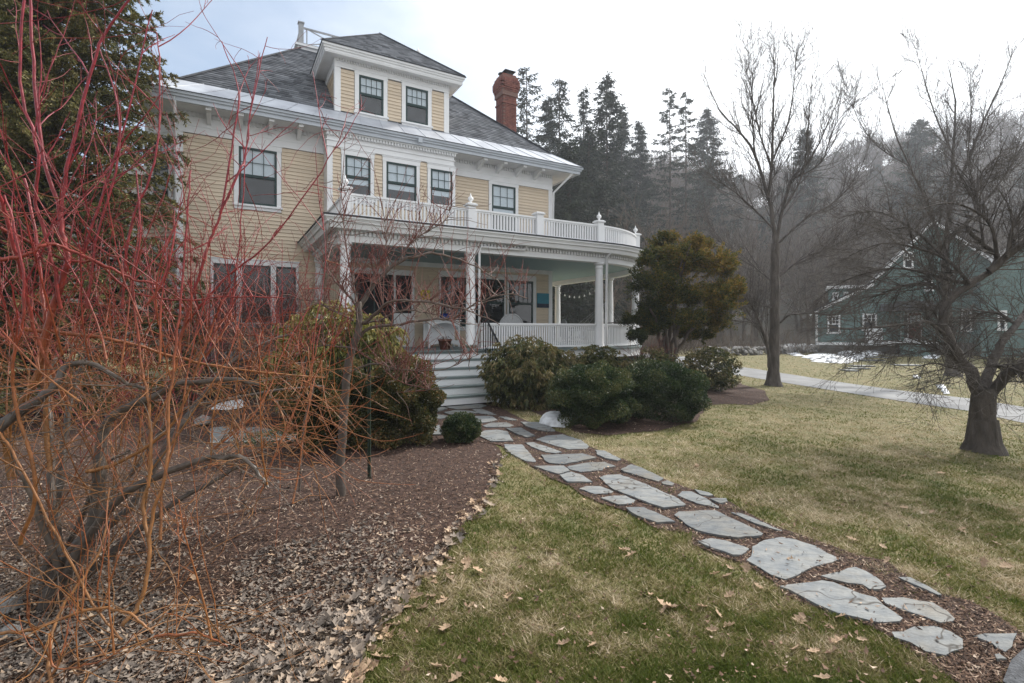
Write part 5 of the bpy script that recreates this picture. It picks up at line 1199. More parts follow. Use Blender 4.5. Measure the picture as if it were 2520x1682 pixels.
# cedar with several trunks
r = random.Random(31)
jx, jy = at(1640, 905, 13.3)[0], 13.3; jz = float(g(jx, jy))
jt = tag(empty('cedar_tree', (jx, jy, jz)), 'bronze-green cedar with several trunks at the round end of the porch', 'tree')
T = Tubes(); keep = []
for k, (u1, v1) in enumerate(((1600,760),(1640,680),(1680,640),(1730,690),(1790,740),(1610,640),(1700,600))):
    a = at(1632+k*7-12, 905, 13.3+r.uniform(-.2, .2)); b = at(u1, v1, 13.3+r.uniform(-.7, .7)); c = at((1640*.65+u1*.35), (905*.5+v1*.5), 13.3)
    pts = knobbly(smooth_line([a, c, b], 5), r, .02); T.add(pts, .07-.004*k, .02, 0, .2, 8); keep.append(pts)
T.build('trunk', M['twig'], jt).location = (-jx, -jy, -jz)
T = Tubes(); P = []; D = []
lobes = [(1600,700,.62),(1650,650,.62),(1700,640,.60),(1755,665,.58),(1790,690,.42),(1660,745,.70),(1740,745,.66),(1600,770,.45),(1790,760,.45),(1650,610,.40),(1720,608,.36),(1590,820,.25),(1808,650,.22),(1690,800,.45),(1610,655,.35),(1590,775,.42),(1640,800,.42),(1705,815,.35),(1765,790,.38),(1810,725,.32)]
Cc_ = []
for (u, v, rad) in lobes:
    for _ in range(3): Cc_.append((at(u+r.gauss(0, 14), v+r.gauss(0, 12), 13.3+r.uniform(-.75, .75)), rad*r.uniform(.55, .8)))
for (c, rad) in Cc_:
    for _ in range(38):
        d = norm3((r.gauss(0, 1), r.gauss(0, 1), r.gauss(.2, .6))); p = (c[0]+d[0]*rad*.25, c[1]+d[1]*rad*.25, c[2]+d[2]*rad*.25)
        pts = wander(r, p, norm3((d[0], d[1], d[2]*.7+.25)), rad*r.uniform(.5, 1.2), 6, .12, .04); T.add(pts, .006, .002, .2, .5, 3)
        for j in range(1, 7):
            for _k in range(14): P.append((pts[j][0]+r.gauss(0, .022), pts[j][1]+r.gauss(0, .022), pts[j][2]+r.gauss(0, .022))); e = dir_at(pts, j); D.append((e[0]+r.gauss(0, .6), e[1]+r.gauss(0, .6), e[2]+r.gauss(0, .6)))
T.build('branch', M['twig'], jt).location = (-jx, -jy, -jz)
P = np.array(P); D = np.array(D); n = len(P)
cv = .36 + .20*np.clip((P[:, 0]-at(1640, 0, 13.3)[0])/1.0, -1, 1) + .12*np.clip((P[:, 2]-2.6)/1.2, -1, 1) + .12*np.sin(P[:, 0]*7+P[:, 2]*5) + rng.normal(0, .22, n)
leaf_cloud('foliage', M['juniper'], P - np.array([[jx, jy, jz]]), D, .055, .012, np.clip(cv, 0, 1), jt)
# bare shrub at its foot
bs = tag(empty('bare_shrub', (jx-.5, jy-.4, 0)), 'small leafless brown shrub at the foot of the cedar', 'shrub')
T = Tubes()
for _ in range(60): grow(T, r, (r.gauss(0, .1), r.gauss(0, .1), 0), norm3((r.gauss(-.1, .3), r.gauss(0, .3), 1)), r.uniform(.7, 1.3), .006, 2, (3, 4), .08, .02, [(.6, .9), (.5, .7), (.3, .6)], (.3, .7), (.3, .5), 6, .4, .0025)
T.build('twigs', M['twig'], bs)

# ------------------------------------------------------------------ big spruce behind the red shrub
r = random.Random(41)
sx, sy = -9.35, 10.4
st_ = tag(empty('spruce_tree', (sx, sy, 0)), 'big dark spruce at the left edge in front of the house corner', 'tree')
T = Tubes(); T.add([(0,0,0),(0,0,5),(0,0,12)], .24, .06, 0, .2, 10); T.build('trunk', M['bark_grey'], st_)
T = Tubes(); P = []; D = []; Cv = []
hgt_ = 11.5
for i in range(460):
    z = .5 + (hgt_-.7)*(i/460)**.9; f = z/hgt_; a = i*2.399963 + r.uniform(-.2, .2); L0 = (2.75*(1-f)**.45 + .12)*r.uniform(.78, 1.08)
    # keep detail on the side that can be seen
    if math.cos(a)*-1*0 + math.sin(a) > .75 and f < .9: continue
    pts = []; n_ = 11
    for k in range(n_+1):
        t = k/n_; rr_ = L0*t; zz = z + .10*L0*t - .55*L0*t*t*(1-f*.8) + .30*L0*t**3; pts.append((math.cos(a)*rr_, math.sin(a)*rr_, zz))
    T.add(pts, .03, .005, .2, .3, 4)
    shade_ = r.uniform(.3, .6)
    for k in range(2, n_+1):
        p = pts[k]; d = dir_at(pts, k)
        for s_ in (-1, 1):
            for _q in range(2):
                ln = (.16+.36*(1-k/n_))*L0/2.6*r.uniform(.7, 1.3)+.12; sd_ = norm3((d[0]*.75 - s_*d[1], d[1]*.75 + s_*d[0], -.35+r.gauss(0, .22)))
                tp = wander(r, p, sd_, ln, 5, .08, -.05); T.add(tp, .006, .003, .3, .4, 3)
                for j in range(0, 5):
                    b0, b1 = tp[j], tp[j+1]
                    for _k in range(7):
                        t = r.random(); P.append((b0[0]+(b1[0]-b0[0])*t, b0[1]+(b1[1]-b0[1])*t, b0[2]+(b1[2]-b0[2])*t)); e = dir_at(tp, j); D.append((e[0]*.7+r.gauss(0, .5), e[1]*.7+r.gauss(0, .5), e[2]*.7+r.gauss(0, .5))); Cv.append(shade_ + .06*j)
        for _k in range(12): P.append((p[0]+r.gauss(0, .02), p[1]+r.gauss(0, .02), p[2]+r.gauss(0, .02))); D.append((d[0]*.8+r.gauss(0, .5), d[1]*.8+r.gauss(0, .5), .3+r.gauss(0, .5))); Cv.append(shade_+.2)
T.build('branch', M['bark_grey'], st_)
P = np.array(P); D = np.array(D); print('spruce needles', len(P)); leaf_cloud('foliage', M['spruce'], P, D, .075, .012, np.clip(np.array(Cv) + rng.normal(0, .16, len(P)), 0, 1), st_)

# ------------------------------------------------------------------ bare trees on the right
def bare_tree(name, guides, twn, label, m='bark_grey', tw=(.3, .9), trw=.007, up=.03, seed=1, base=None, kids=(3, 4), minr=.0028, cat='tree', side=.8, rs=1.):
    r = random.Random(seed); e = tag(empty(name, base), label, cat); T = Tubes(); C = Tubes(); lines = []
    for gi, (pix, Ys, r0, r1) in enumerate(guides):
        TS = T if gi == 0 else C
        if gi > 0: r0 *= rs; r1 *= rs
        ys = Ys if hasattr(Ys, '__len__') else (Ys, Ys); lines.append((limb(TS, r, pix, list(ys) if len(ys) == len(pix) else [ys[0]+(ys[1]-ys[0])*i/(len(pix)-1) for i in range(len(pix))], r0, r1, .1, .2, 12 if gi == 0 else 9, .006 if gi == 0 else r0*.10), r0, r1))
    T.add([(base[0], base[1], base[2]-.1), (base[0], base[1], base[2]+.03), (base[0], base[1], base[2]+.16), (base[0], base[1], base[2]+.5)], 0, 0, .1, .1, 12, [guides[0][2]*q_ for q_ in (1.75, 1.5, 1.2, .97)])
    for gi, (ln, r0, r1) in enumerate(lines[1:] if len(lines) > 1 else lines):
        n_ = twn if not hasattr(twn, '__len__') else twn[gi]
        for _ in range(n_):
            f = r.uniform(.12, 1); i = min(len(ln)-1, int(f*(len(ln)-1))); d = side_dir(r, dir_at(ln, i), r.uniform(.3, side)); L_ = r.uniform(*tw)*(1.15-.5*f)
            grow(C, r, ln[i], d, L_, max(minr*1.6, min(trw, (r0+(r1-r0)*f)*.6)), 2, kids, .09, up, [(.5, .9), (.3, .6), (.2, .4)], (.35, .9), (.3, .6), 6, .4, minr)
    T.build('trunk', M[m], e).location = -Vector(base); C.build('crown', M[m], e).location = -Vector(base); return e
b = gp(2420, 1112)
YR = b[1]
ap_ = [([(2425,1135),(2421,1070),(2419,1010),(2422,955)], YR, .19, .15),
 ([(2411,985),(2395,925),(2368,892),(2340,852),(2325,813),(2323,766),(2340,735),(2387,700),(2434,668),(2454,629),(2420,600),(2380,560)], (YR,YR+.1), .092, .026),
 ([(2434,668),(2477,633),(2520,598),(2600,540)], (YR,YR-.4), .060, .03),
 ([(2432,985),(2473,927),(2520,896),(2600,850),(2700,780)], (YR,YR-.8), .082, .04),
 ([(2418,960),(2440,900),(2462,852),(2501,798),(2540,740),(2600,640)], (YR,YR+1.0), .08, .025),
 ([(2322,821),(2281,792),(2242,798),(2148,806),(2090,812),(2040,800)], (YR,YR-1.1), .028, .006),
 ([(2335,740),(2290,700),(2220,705),(2140,735),(2060,770)], (YR,YR+1.2), .030, .006),
 ([(2387,700),(2330,640),(2250,610),(2170,600),(2090,630)], (YR,YR+.6), .030, .006),
 ([(2454,629),(2440,560),(2400,520),(2330,500),(2250,520)], (YR,YR-.5), .028, .006),
 ([(2477,633),(2500,540),(2560,470)], (YR-.2,YR-.3), .03, .008),
 ([(2395,925),(2340,905),(2290,895),(2230,915)], (YR,YR-.8), .020, .004),
 ([(2440,900),(2480,905),(2540,930),(2600,990)], (YR,YR-.9), .03, .006),
 ([(2323,766),(2350,700),(2330,640),(2345,570)], (YR,YR+1.0), .025, .006),
 ([(2501,798),(2450,770),(2400,775),(2350,800)], (YR+.6,YR+1.2), .03, .005),
 ([(2420,600),(2400,470),(2380,400)], (YR,YR+.4), .02, .005), ([(2368,892),(2280,850),(2180,850),(2080,880)], (YR,YR+.5), .02, .004), ([(2387,700),(2300,680),(2200,660),(2080,690),(2010,740)], (YR,YR+1.5), .03, .005),
 ([(2330,640),(2240,560),(2150,520),(2060,540)], (YR+.2,YR+1.4), .025, .005), ([(2400,520),(2420,420),(2500,360)], (YR,YR+.6), .02, .004), ([(2340,852),(2290,760),(2230,740)], (YR,YR+1.4), .02, .004)]
bare_tree('apple_tree', ap_, 30, 'spreading bare apple tree with a thick forked trunk on the lawn at the right', tw=(.45, 1.25), trw=.010, up=-.01, seed=5, base=b, kids=(4, 5), minr=.0021, side=1.1)
b = gp(1903, 950); Y0 = b[1]
mt = [([(1905,965),(1903,940),(1905,880),(1907,790),(1907,696),(1909,600)], Y0, .20, .135),
 ([(1893,905),(1890,860),(1870,798),(1855,762),(1838,740),(1800,735)], (Y0,Y0-.4), .11, .03),
 ([(1870,798),(1820,790),(1760,790),(1720,815)], (Y0,Y0+.5), .04, .01),
 ([(1912,800),(1925,790),(1945,775),(2000,772),(2050,776),(2082,756),(2105,715),(2120,660)], (Y0,Y0-.8), .07, .012),
 ([(1908,610),(1900,530),(1890,487),(1856,376),(1815,320),(1770,270),(1730,180)], (Y0,Y0+.5), .13, .014),
 ([(1890,487),(1900,400),(1902,300),(1905,190),(1912,100)], (Y0,Y0-.3), .10, .010),
 ([(1909,600),(1925,520),(1950,440),(1990,400),(2040,300),(2085,190)], (Y0,Y0+.4), .11, .012),
 ([(1902,420),(1870,330),(1850,230),(1840,110)], (Y0,Y0-.6), .06, .008),
 ([(1902,393),(1940,300),(1955,200),(1960,120)], (Y0,Y0+.6), .06, .008),
 ([(1925,520),(1975,430),(1990,300),(2000,170)], (Y0,Y0-.6), .06, .008),
 ([(1856,376),(1850,250),(1856,140)], (Y0,Y0+.2), .05, .008),
 ([(1900,560),(1840,500),(1790,460),(1740,430)], (Y0,Y0-.5), .06, .010),
 ([(1915,600),(1980,540),(2050,500),(2110,430),(2150,330)], (Y0,Y0+.8), .07, .010),
 ([(1907,700),(1860,660),(1800,620),(1750,560)], (Y0,Y0+.6), .05, .010),
 ([(1909,690),(1970,640),(2040,610),(2110,580)], (Y0,Y0-.6), .05, .010),
 ([(1950,440),(2020,400),(2060,300),(2140,220)], (Y0,Y0-.4), .05, .008),
 ([(1907,760),(1860,750),(1810,760),(1770,750)], (Y0,Y0-.8), .04, .008)]
bare_tree('maple_tree', mt, 26, 'tall bare tree with upright fanning branches between the lawn and the driveway', tw=(.8, 2.4), trw=.015, up=.09, seed=6, base=b, kids=(3, 4), minr=.0042, side=.6, rs=.6)
b = gp(2344, 925); Y1_ = b[1]
bt = [([(2344,935),(2338,860),(2330,760),(2325,640)], Y1_, .22, .15),
 ([(2325,640),(2335,500),(2345,380),(2350,250),(2330,150)], (Y1_,Y1_+.5), .17, .012),
 ([(2328,650),(2290,520),(2240,410),(2200,320),(2170,200)], (Y1_,Y1_-.5), .12, .010),
 ([(2335,520),(2380,400),(2420,300),(2470,190),(2500,110)], (Y1_,Y1_+.6), .12, .010),
 ([(2330,600),(2420,500),(2480,420),(2530,330),(2580,200)], (Y1_,Y1_-.6), .11, .012),
 ([(2345,380),(2300,280),(2270,180),(2250,110)], (Y1_,Y1_-.2), .06, .008),
 ([(2325,700),(2230,620),(2150,540),(2080,450)], (Y1_,Y1_+.8), .09, .010),
 ([(2332,680),(2430,600),(2540,560)], (Y1_,Y1_+1), .08, .010),
 ([(2240,410),(2160,360),(2110,290),(2080,200)], (Y1_,Y1_-.3), .05, .008),
 ([(2380,400),(2390,280),(2380,160)], (Y1_,Y1_+.3), .05, .008)]
bare_tree('maple_tree', bt, 27, 'tall bare tree across the driveway rising behind the spreading apple tree', tw=(.8, 2.2), trw=.018, up=.08, seed=7, base=b, kids=(3, 4), minr=.0052, side=.6, rs=.6)

# ------------------------------------------------------------------ snow
def snow(poly, h, label, name='snow_patch', seed=1, group=None, ys=None):
    pts = wob([gp(u, v)[:2] for u, v in poly], .05 if ys is None else ys, .25, seed)
    cx = sum(p[0] for p in pts)/len(pts); cy = sum(p[1] for p in pts)/len(pts); q = MB(); rows = []
    rs = random.Random(seed); bp_ = [(1.0, .0), (.93, .55), (.75, .85), (.45, 1.), (.15, 1.)]
    for f, hh in bp_: rows.append([(cx+(x-cx)*f, cy+(y-cy)*f, float(g(x, y)) + .02 + h*hh*rs.uniform(.8, 1.15)) for x, y in pts])
    n_ = len(pts); vs = [p for r_ in rows for p in r_]; vs.append((cx, cy, float(g(cx, cy))+.02+h))
    fs = [(i*n_+j, i*n_+(j+1) % n_, (i+1)*n_+(j+1) % n_, (i+1)*n_+j) for i in range(len(rows)-1) for j in range(n_)] + [((len(rows)-1)*n_+j, (len(rows)-1)*n_+(j+1) % n_, len(vs)-1) for j in range(n_)]
    q.add(vs, fs); return tag(q.build(name, M['snow'], None, True), label, 'snow', group)
snow([(1325,1046),(1335,1034),(1362,1028),(1388,1030),(1405,1038),(1408,1046),(1390,1056),(1358,1054)], .15, 'rounded lump of old snow beside the low evergreen bush', 'snow_lump', 2, ys=.01)
snow([(1220,995),(1232,982),(1246,976),(1258,988),(1256,996),(1238,998)], .12, 'small snow heap at the right foot of the white steps', 'snow_lump', 3, ys=.01)
snow([(520,1010),(560,985),(600,990),(600,1005),(560,1012)], .06, 'small grey snow remnant by the side walk behind the red shrub', 'snow_lump', 4, ys=.01)
snow([(1915,850),(1920,836),(1990,834),(2012,846),(2008,860),(1960,866),(1922,868)], .25, 'big snow patch at the left corner of the green house', seed=5, ys=.2)
snow([(2005,857),(2070,852),(2098,858),(2060,865),(2020,862)], .12, 'narrow snow patch along the foot of the green house wall', seed=6, ys=.15)
snow([(2060,876),(2090,862),(2130,858),(2190,866),(2150,878),(2110,886),(2075,884)], .22, 'wide white snow patch before the lattice of the green house', seed=7, ys=.2)
snow([(1985,882),(2010,872),(2060,875),(2105,888),(2060,896),(2010,892)], .10, 'ragged snow patch lowest on the far lawn', seed=8, ys=.3)
snow([(1938,872),(1960,868),(1978,878),(1955,877)], .06, 'thin sliver of snow left of the ragged patch', seed=9, ys=.1)
snow([(2268,883),(2290,876),(2315,878),(2300,884)], .10, 'snow remnant right of the green porch steps', seed=10, ys=.1)
snow([(2246,928),(2256,924),(2266,932),(2254,934)], .05, 'tiny snow spot on the far verge of the driveway', seed=11, ys=.03)
snow([(2303,950),(2320,948),(2340,966),(2328,972)], .05, 'long snow remnant near the driveway by the apple tree', seed=12, ys=.05)
snow([(1588,905),(1600,890),(1625,888),(1634,900),(1620,908)], .25, 'snow heap behind the porch end beside the cedar', seed=13, ys=.1)
# ------------------------------------------------------------------ the green house across the driveway
GY = 37.0; pxm = 35.2/F
def gx(u): return (u-CU)/F*GY
def gz(v): return CAMZ + (HV-v)*pxm
GA = -R(30)
GH = tag(empty('green_house', (gx(2008), GY, 0), GA), 'sea-green gabled house with white window trim across the driveway', 'house')
def GX(u): k = (u-CU)/F; return (k*GY - gx(2008))/(math.cos(GA) - k*math.sin(GA))
q = MB(); zb0 = -.3
def gable(q, u0, u1, ua, v_e0, v_e1, v_a, y0, y1):
    p = [(GX(u0), zb0), (GX(u1), zb0), (GX(u1), gz(v_e1)), (GX(ua), gz(v_a)), (GX(u0), gz(v_e0))]
    n_ = len(p); q.add([(x, y0, z) for x, z in p] + [(x, y1, z) for x, z in p], [tuple(range(n_)), tuple(range(n_, 2*n_))[::-1]] + [(i, (i+1) % n_, n_+(i+1) % n_, n_+i)[::-1] for i in range(n_)])
gable(q, 2127, 2520, 2300, 712, 700, 556, .6, 6.); q.build('wall', M['teal'], GH)
q = MB(); gable(q, 2008, 2200, 2150, 764, 700, 700, 0, 6); q.build('side_wing', M['teal'], GH)
def slope(ua, va, ub, vb, y0, y1, th=.14, over=.0):
    q = MB(); a = (GX(ua), gz(va)); b_ = (GX(ub), gz(vb)); q.add([(a[0],y0,a[1]),(b_[0],y0,b_[1]),(b_[0],y1,b_[1]),(a[0],y1,a[1]),(a[0],y0,a[1]+th),(b_[0],y0,b_[1]+th),(b_[0],y1,b_[1]+th),(a[0],y1,a[1]+th)], [(0,3,2,1),(4,5,6,7),(0,1,5,4),(1,2,6,5),(2,3,7,6),(3,0,4,7)])
    return q.build('roof', M['tealroof'], GH)
slope(1992, 771, 2152, 696, -.35, 6); slope(2105, 732, 2301, 553, .2, 6); slope(2299, 553, 2560, 728, .2, 9.3)
q = MB()
def board(ua, va, ub, vb, y, w_=.18): q.bar((GX(ua), y, gz(va)), (GX(ub), y, gz(vb)), .05, w_)
board(1992, 774, 2150, 700, -.37); board(2105, 735, 2300, 556, .17); board(2300, 556, 2560, 730, .17); q.build('rake_board', M['white2'], GH)
q = MB(); q.box(GX(2008)-.02, GX(2008)+.12, -.03, .1, gz(845), gz(768)); q.box(GX(2127)-.02, GX(2127)+.1, .57, .7, gz(845), gz(720)); q.build('corner_board', M['white2'], GH)
q = MB(); q.box(GX(2008), GX(2205), -.04, .3, gz(851), gz(844)); q.build('water_table', M['white2'], GH); q = MB(); q.box(GX(2009), GX(2205), -.02, .3, zb0, gz(851)); q.build('foundation', M['fdn'], GH)
# siding courses
q = MB(); z = gz(844)
while z < gz(770): q.box(GX(2011), GX(2127), -.016, -.001, z, z+.13); z += .15
tag(q.build('siding_courses', M['teal'], GH), kind='stuff')
q = MB(); z = gz(800)
while z < gz(600):
    f = (gz(712)-z); x0 = GX(2130) if z < gz(712) else GX(2130)+(z-gz(712))/(gz(556)-gz(712))*(GX(2300)-GX(2130))+.1
    x1 = GX(2518) if z < gz(700) else GX(2518)-(z-gz(700))/(gz(556)-gz(700))*(GX(2518)-GX(2300))-.1
    q.box(x0, x1, .584, .599, z, z+.13); z += .15
tag(q.build('siding_courses', M['teal'], GH), kind='stuff')
def gwin(u0, u1, v0, v1, y, nx=3, ny=2):
    w_ = GX(u1)-GX(u0); h_ = gz(v0)-gz(v1); c = MB(); t = .11; c.box(0, t, -.05, 0, 0, h_); c.box(w_-t, w_, -.05, 0, 0, h_); c.box(t, w_-t, -.05, 0, h_-t, h_); c.box(-.04, w_+.04, -.08, 0, -.06, t*.6); c.box(t, w_-t, -.045, -.0, h_*.47, h_*.47+.07)
    wn = c.build('window', M['white2'], GH, loc=(GX(u0), y, gz(v1)))
    MB().box(t, w_-t, -.012, -.002, .05, h_-t).build('pane', M['room_warm'], wn)
    m_ = MB()
    for i in range(1, nx): x = t+(w_-2*t)*i/nx; m_.box(x-.018, x+.018, -.03, -.013, h_*.5, h_-t)
    for j in range(1, ny): z = h_*.5+(h_*.5-t)*j/ny; m_.box(t, w_-t, -.031, -.014, z-.015, z+.015)
    m_.build('muntins', M['white2'], wn)
gwin(2036, 2068, 775, 820, -.01); gwin(2122, 2158, 772, 812, -.01); gwin(2226, 2252, 622, 662, .58); gwin(2280, 2300, 690, 718, .58); gwin(2160, 2180, 700, 730, .58); gwin(2370, 2398, 765, 815, .58); gwin(2425, 2455, 765, 815, .58)
# dormer on the wing
q = MB(); q.box(GX(2042), GX(2126), 1.2, 4, gz(765), gz(705)); q.build('dormer', M['teal'], GH); q = MB(); q.box(GX(2036), GX(2132), .9, 4.3, gz(705), gz(698)); q.build('dormer_roof', M['white2'], GH)
for a in (2050, 2078, 2102): gwin(a, a+16, 714, 735, 1.19, 2, 1)
# porch
q = MB(); q.box(GX(2168), GX(2300), -1.4, .6, gz(768), gz(760)); q.add([(GX(2160),-1.6,gz(768)),(GX(2308),-1.6,gz(768)),(GX(2308),.6,gz(768)),(GX(2160),.6,gz(768)),(GX(2170),.55,gz(742)),(GX(2298),.55,gz(742))], [(0,1,5,4),(1,2,5),(0,4,3),(3,4,5,2),(0,3,2,1)]); q.build('porch_roof', M['tealroof'], GH)
q = MB(); q.box(GX(2168), GX(2300), -1.4, .59, gz(845), gz(838)); q.build('porch_floor', M['white2'], GH)
for u in (2170, 2214, 2296): MB().box(GX(u)-.07, GX(u)+.07, -1.35, -1.2, gz(838), gz(768)).build('porch_post', M['teal'], GH)
q = MB(); q.box(GX(2128), GX(2170), -.5, -.45, gz(848), gz(808)); q.build('white_panel', M['white2'], GH); q = MB()
for k in range(9): z = gz(846)+(gz(809)-gz(846))*k/9; q.box(GX(2129), GX(2169), -.53, -.50, z, z+.06)
q.build('panel_slats', M['white2'], GH)
q = MB(); q.box(GX(2220), GX(2273), .55, .60, gz(838), gz(770)); dr = q.build('door_frame', M['white2'], GH)
q = MB(); q.box(GX(2240), GX(2270), .50, .55, gz(834), gz(772)); dd_ = q.build('door', M['reddoor'], GH)
q = MB(); [q.box(GX(2242)+i*.20, GX(2242)+i*.20+.15, .48, .50, gz(797), gz(778)) for i in range(4)]; q.build('door_light', M['blind'], dd_)
q = MB(); q.box(GX(2224), GX(2236), .53, .549, gz(832), gz(775)); q.build('sidelight', M['room_warm'], dr)
for k in range(5): MB().box(GX(2206), GX(2272), -1.4-.28*(k+1), -1.4-.28*k, gz(872)+.0, gz(845)-.14*(k)-.05).build('step', M['teal'], GH)
q = MB(); q.box(GX(2210), GX(2518), .2, .58, zb0, gz(842)); q.build('foundation', M['fdn'], GH)
# right part: cross gable
q = MB(); gable(q, 2400, 2640, 2530, 700, 700, 620, -1.2, 6); q.build('right_wing', M['teal'], GH); slope(2388, 712, 2531, 617, -1.5, 6); slope(2529, 617, 2660, 712, -1.5, 6)
gwin(2440, 2462, 770, 812, -1.21)
# grey stepping slabs on the far lawn
pf = tag(empty('far_path', (gx(2150), 30, 0)), kind='structure')
for (u, v, w_) in ((2150,881,60),(2140,888,60),(2200,876,50),(2120,902,50),(2110,908,46),(2230,900,60),(2090,913,30)):
    p = gp(u, v); MB().box(-w_*p[1]/F*.5, w_*p[1]/F*.5, -.30, .30, .0, .05).build('slab', M['stone'], pf, loc=(p[0]-pf.location.x, p[1]-30, p[2]))

# low stone walls and rubble beyond the lawn
sw_ = tag(empty('stone_wall', (0, 0, 0)), 'low tumbled field stone wall at the back of the far lawn', 'wall'); r = random.Random(51)
rks = []
import bmesh
for k in range(5):
    bm = bmesh.new(); bmesh.ops.create_icosphere(bm, subdivisions=1, radius=.5)
    for v in bm.verts: v.co = Vector((v.co.x*r.uniform(.8, 1.3), v.co.y*r.uniform(.7, 1.1), v.co.z*r.uniform(.5, .8)))
    me = bpy.data.meshes.new('stone'); bm.to_mesh(me); bm.free(); me.materials.append(M['rock']); rks.append(me)
for i in range(170):
    f = i/170; u = 1730+(2015-1730)*f; Y = 31+6*f + r.gauss(0, .25); x = (u-CU)/F*Y + r.gauss(0, .2)
    s_ = r.uniform(.22, .5); link('stone', rks[i % 5], None, sw_, loc=(x, Y, float(g(x, Y)) + r.uniform(.05, .50)), rot=(r.uniform(0, .5), r.uniform(0, .5), r.uniform(0, 6)), scl=(s_*1.2, s_, s_))
# rocks at the far left corner of the mulch bed
for (u, v, s_, lb) in ((10, 1515, .16, 'pale round rock at the left edge of the leaf litter'), (22, 1570, .11, 'smaller brown rock below the pale round rock'), (500, 1050, .30, 'upright grey boulder beside the side walk')):
    p = gp(u, v); tag(link('rock', rks[0].copy(), None, None, loc=(p[0], p[1], p[2]+s_*.3), rot=(.2, .1, u), scl=(s_, s_, s_)), lb, 'rock')

# ------------------------------------------------------------------ far trees
def fir_mesh(seed, h=22., rb=3.0, nb=120, sparse=.0, card=.32, start=.12, low=.7):
    r = random.Random(seed); T = Tubes(); T.add([(0,0,0),(r.gauss(0,.1),r.gauss(0,.1),h*.5),(0,0,h)], .22, .03, 0, .2, 5); P = []; D = []; C = []
    for i in range(nb):
        f = start + (1-start)*(i/nb)**.85; z = h*f; a = r.uniform(0, 6.28); L_ = rb*((1-f)**low + .06)*r.uniform(.55, 1.15)
        if r.random() < sparse*(1-f): continue
        pts = [(math.cos(a)*L_*t, math.sin(a)*L_*t, z + L_*(.10*t-.30*t*t+.26*t**3)) for t in (0, .25, .5, .75, 1.)]; T.add(pts, .035, .01, .1, .2, 3)
        n_ = int(18*L_*(1-sparse*.45))+8; c_ = r.uniform(.2, .8)
        for k in range(n_):
            t = r.uniform(.12, 1.0); j = min(3, int(t*4)); q0 = pts[j]; q1 = pts[j+1]; ff = t*4-j; p = tuple(q0[m_]+(q1[m_]-q0[m_])*ff for m_ in range(3)); s_ = r.gauss(0, .16)*(1.2-t)*L_*.6
            P.append((p[0]-math.sin(a)*s_, p[1]+math.cos(a)*s_, p[2]-abs(s_)*.25)); D.append((math.cos(a)*.7+r.gauss(0, .5), math.sin(a)*.7+r.gauss(0, .5), r.gauss(-.35, .3))); C.append(c_+r.gauss(0, .15))
    return T, np.array(P), np.array(D), np.clip(np.array(C), 0, 1), card
def leaf_mesh(name, m, P, D, Ln, Wd, col):
    o = leaf_cloud(name, m, P, D, Ln, Wd, col); me = o.data; bpy.data.objects.remove(o); return me
fir_spec = [(1296,168,50,3.6,.85,'sparse thin-branched conifer just right of the brick chimney'), (1377,192,52,3.0,.45,'ragged spruce second from the chimney'), (1436,219,54,2.4,.35,'narrow spruce between two taller ones behind the house'),
  (1492,186,50,3.3,.15,'tallest full pointed spruce right of the house roof'), (1350,240,60,3.4,.2,'lower dark conifer near the roof edge'), (1648,216,62,3.6,.5,'left stem of the paired conifers on the ridge'), (1688,226,63,3.4,.6,'right stem of the paired conifers on the ridge'),
  (1530,262,66,3.2,.1,'short dark conifer right of the tallest spruce'), (1740,270,78,4.2,.1,'broad pine on the ridge left of the fanning bare tree'), (1980,318,86,3.8,.1,'pine seen through the fanning bare tree'), (2262,296,82,5.2,.0,'broad dark pine on the ridge at the right'),
  (1575,300,70,3.0,.1,'small conifer on the slope above the porch end'), (1450,330,46,3.6,.0,'dark lower conifer hiding the hillside beside the house'), (1400,350,40,3.0,.1,'nearest dark conifer beside the house eave')]
for i, (u, v, Y, rb_, spz, lb) in enumerate(fir_spec):
    x = (u-CU)/F*Y; zb_ = float(hill(np.array(x), np.array(Y))); top = CAMZ + (HV-v)/F*Y; h_ = top-zb_
    e = tag(empty('conifer_tree', (x, Y, zb_)), lb, 'tree', 'conifers on the wooded slope')
    big = v > 290 or i in (8, 10)
    T, P, D, C, cd_ = fir_mesh(100+i, h_, rb_*(1.6 if i in (10, 8) else 1.25), 210 if spz < .3 else 130, spz, start=.05 if spz < .5 else .3, low=.7 if spz < .7 else .45)
    T.build('trunk', M['bark_far'], e); ks = 2 if spz < .5 else 1
    if ks == 2: P = np.concatenate([P, P+rng.normal(0, .22, P.shape)]); D = np.concatenate([D, D+rng.normal(0, .4, D.shape)]); C = np.concatenate([C, C])
    leaf_cloud('foliage', M['farfir'], P, D, .42, .055, C, e, droop=.12)
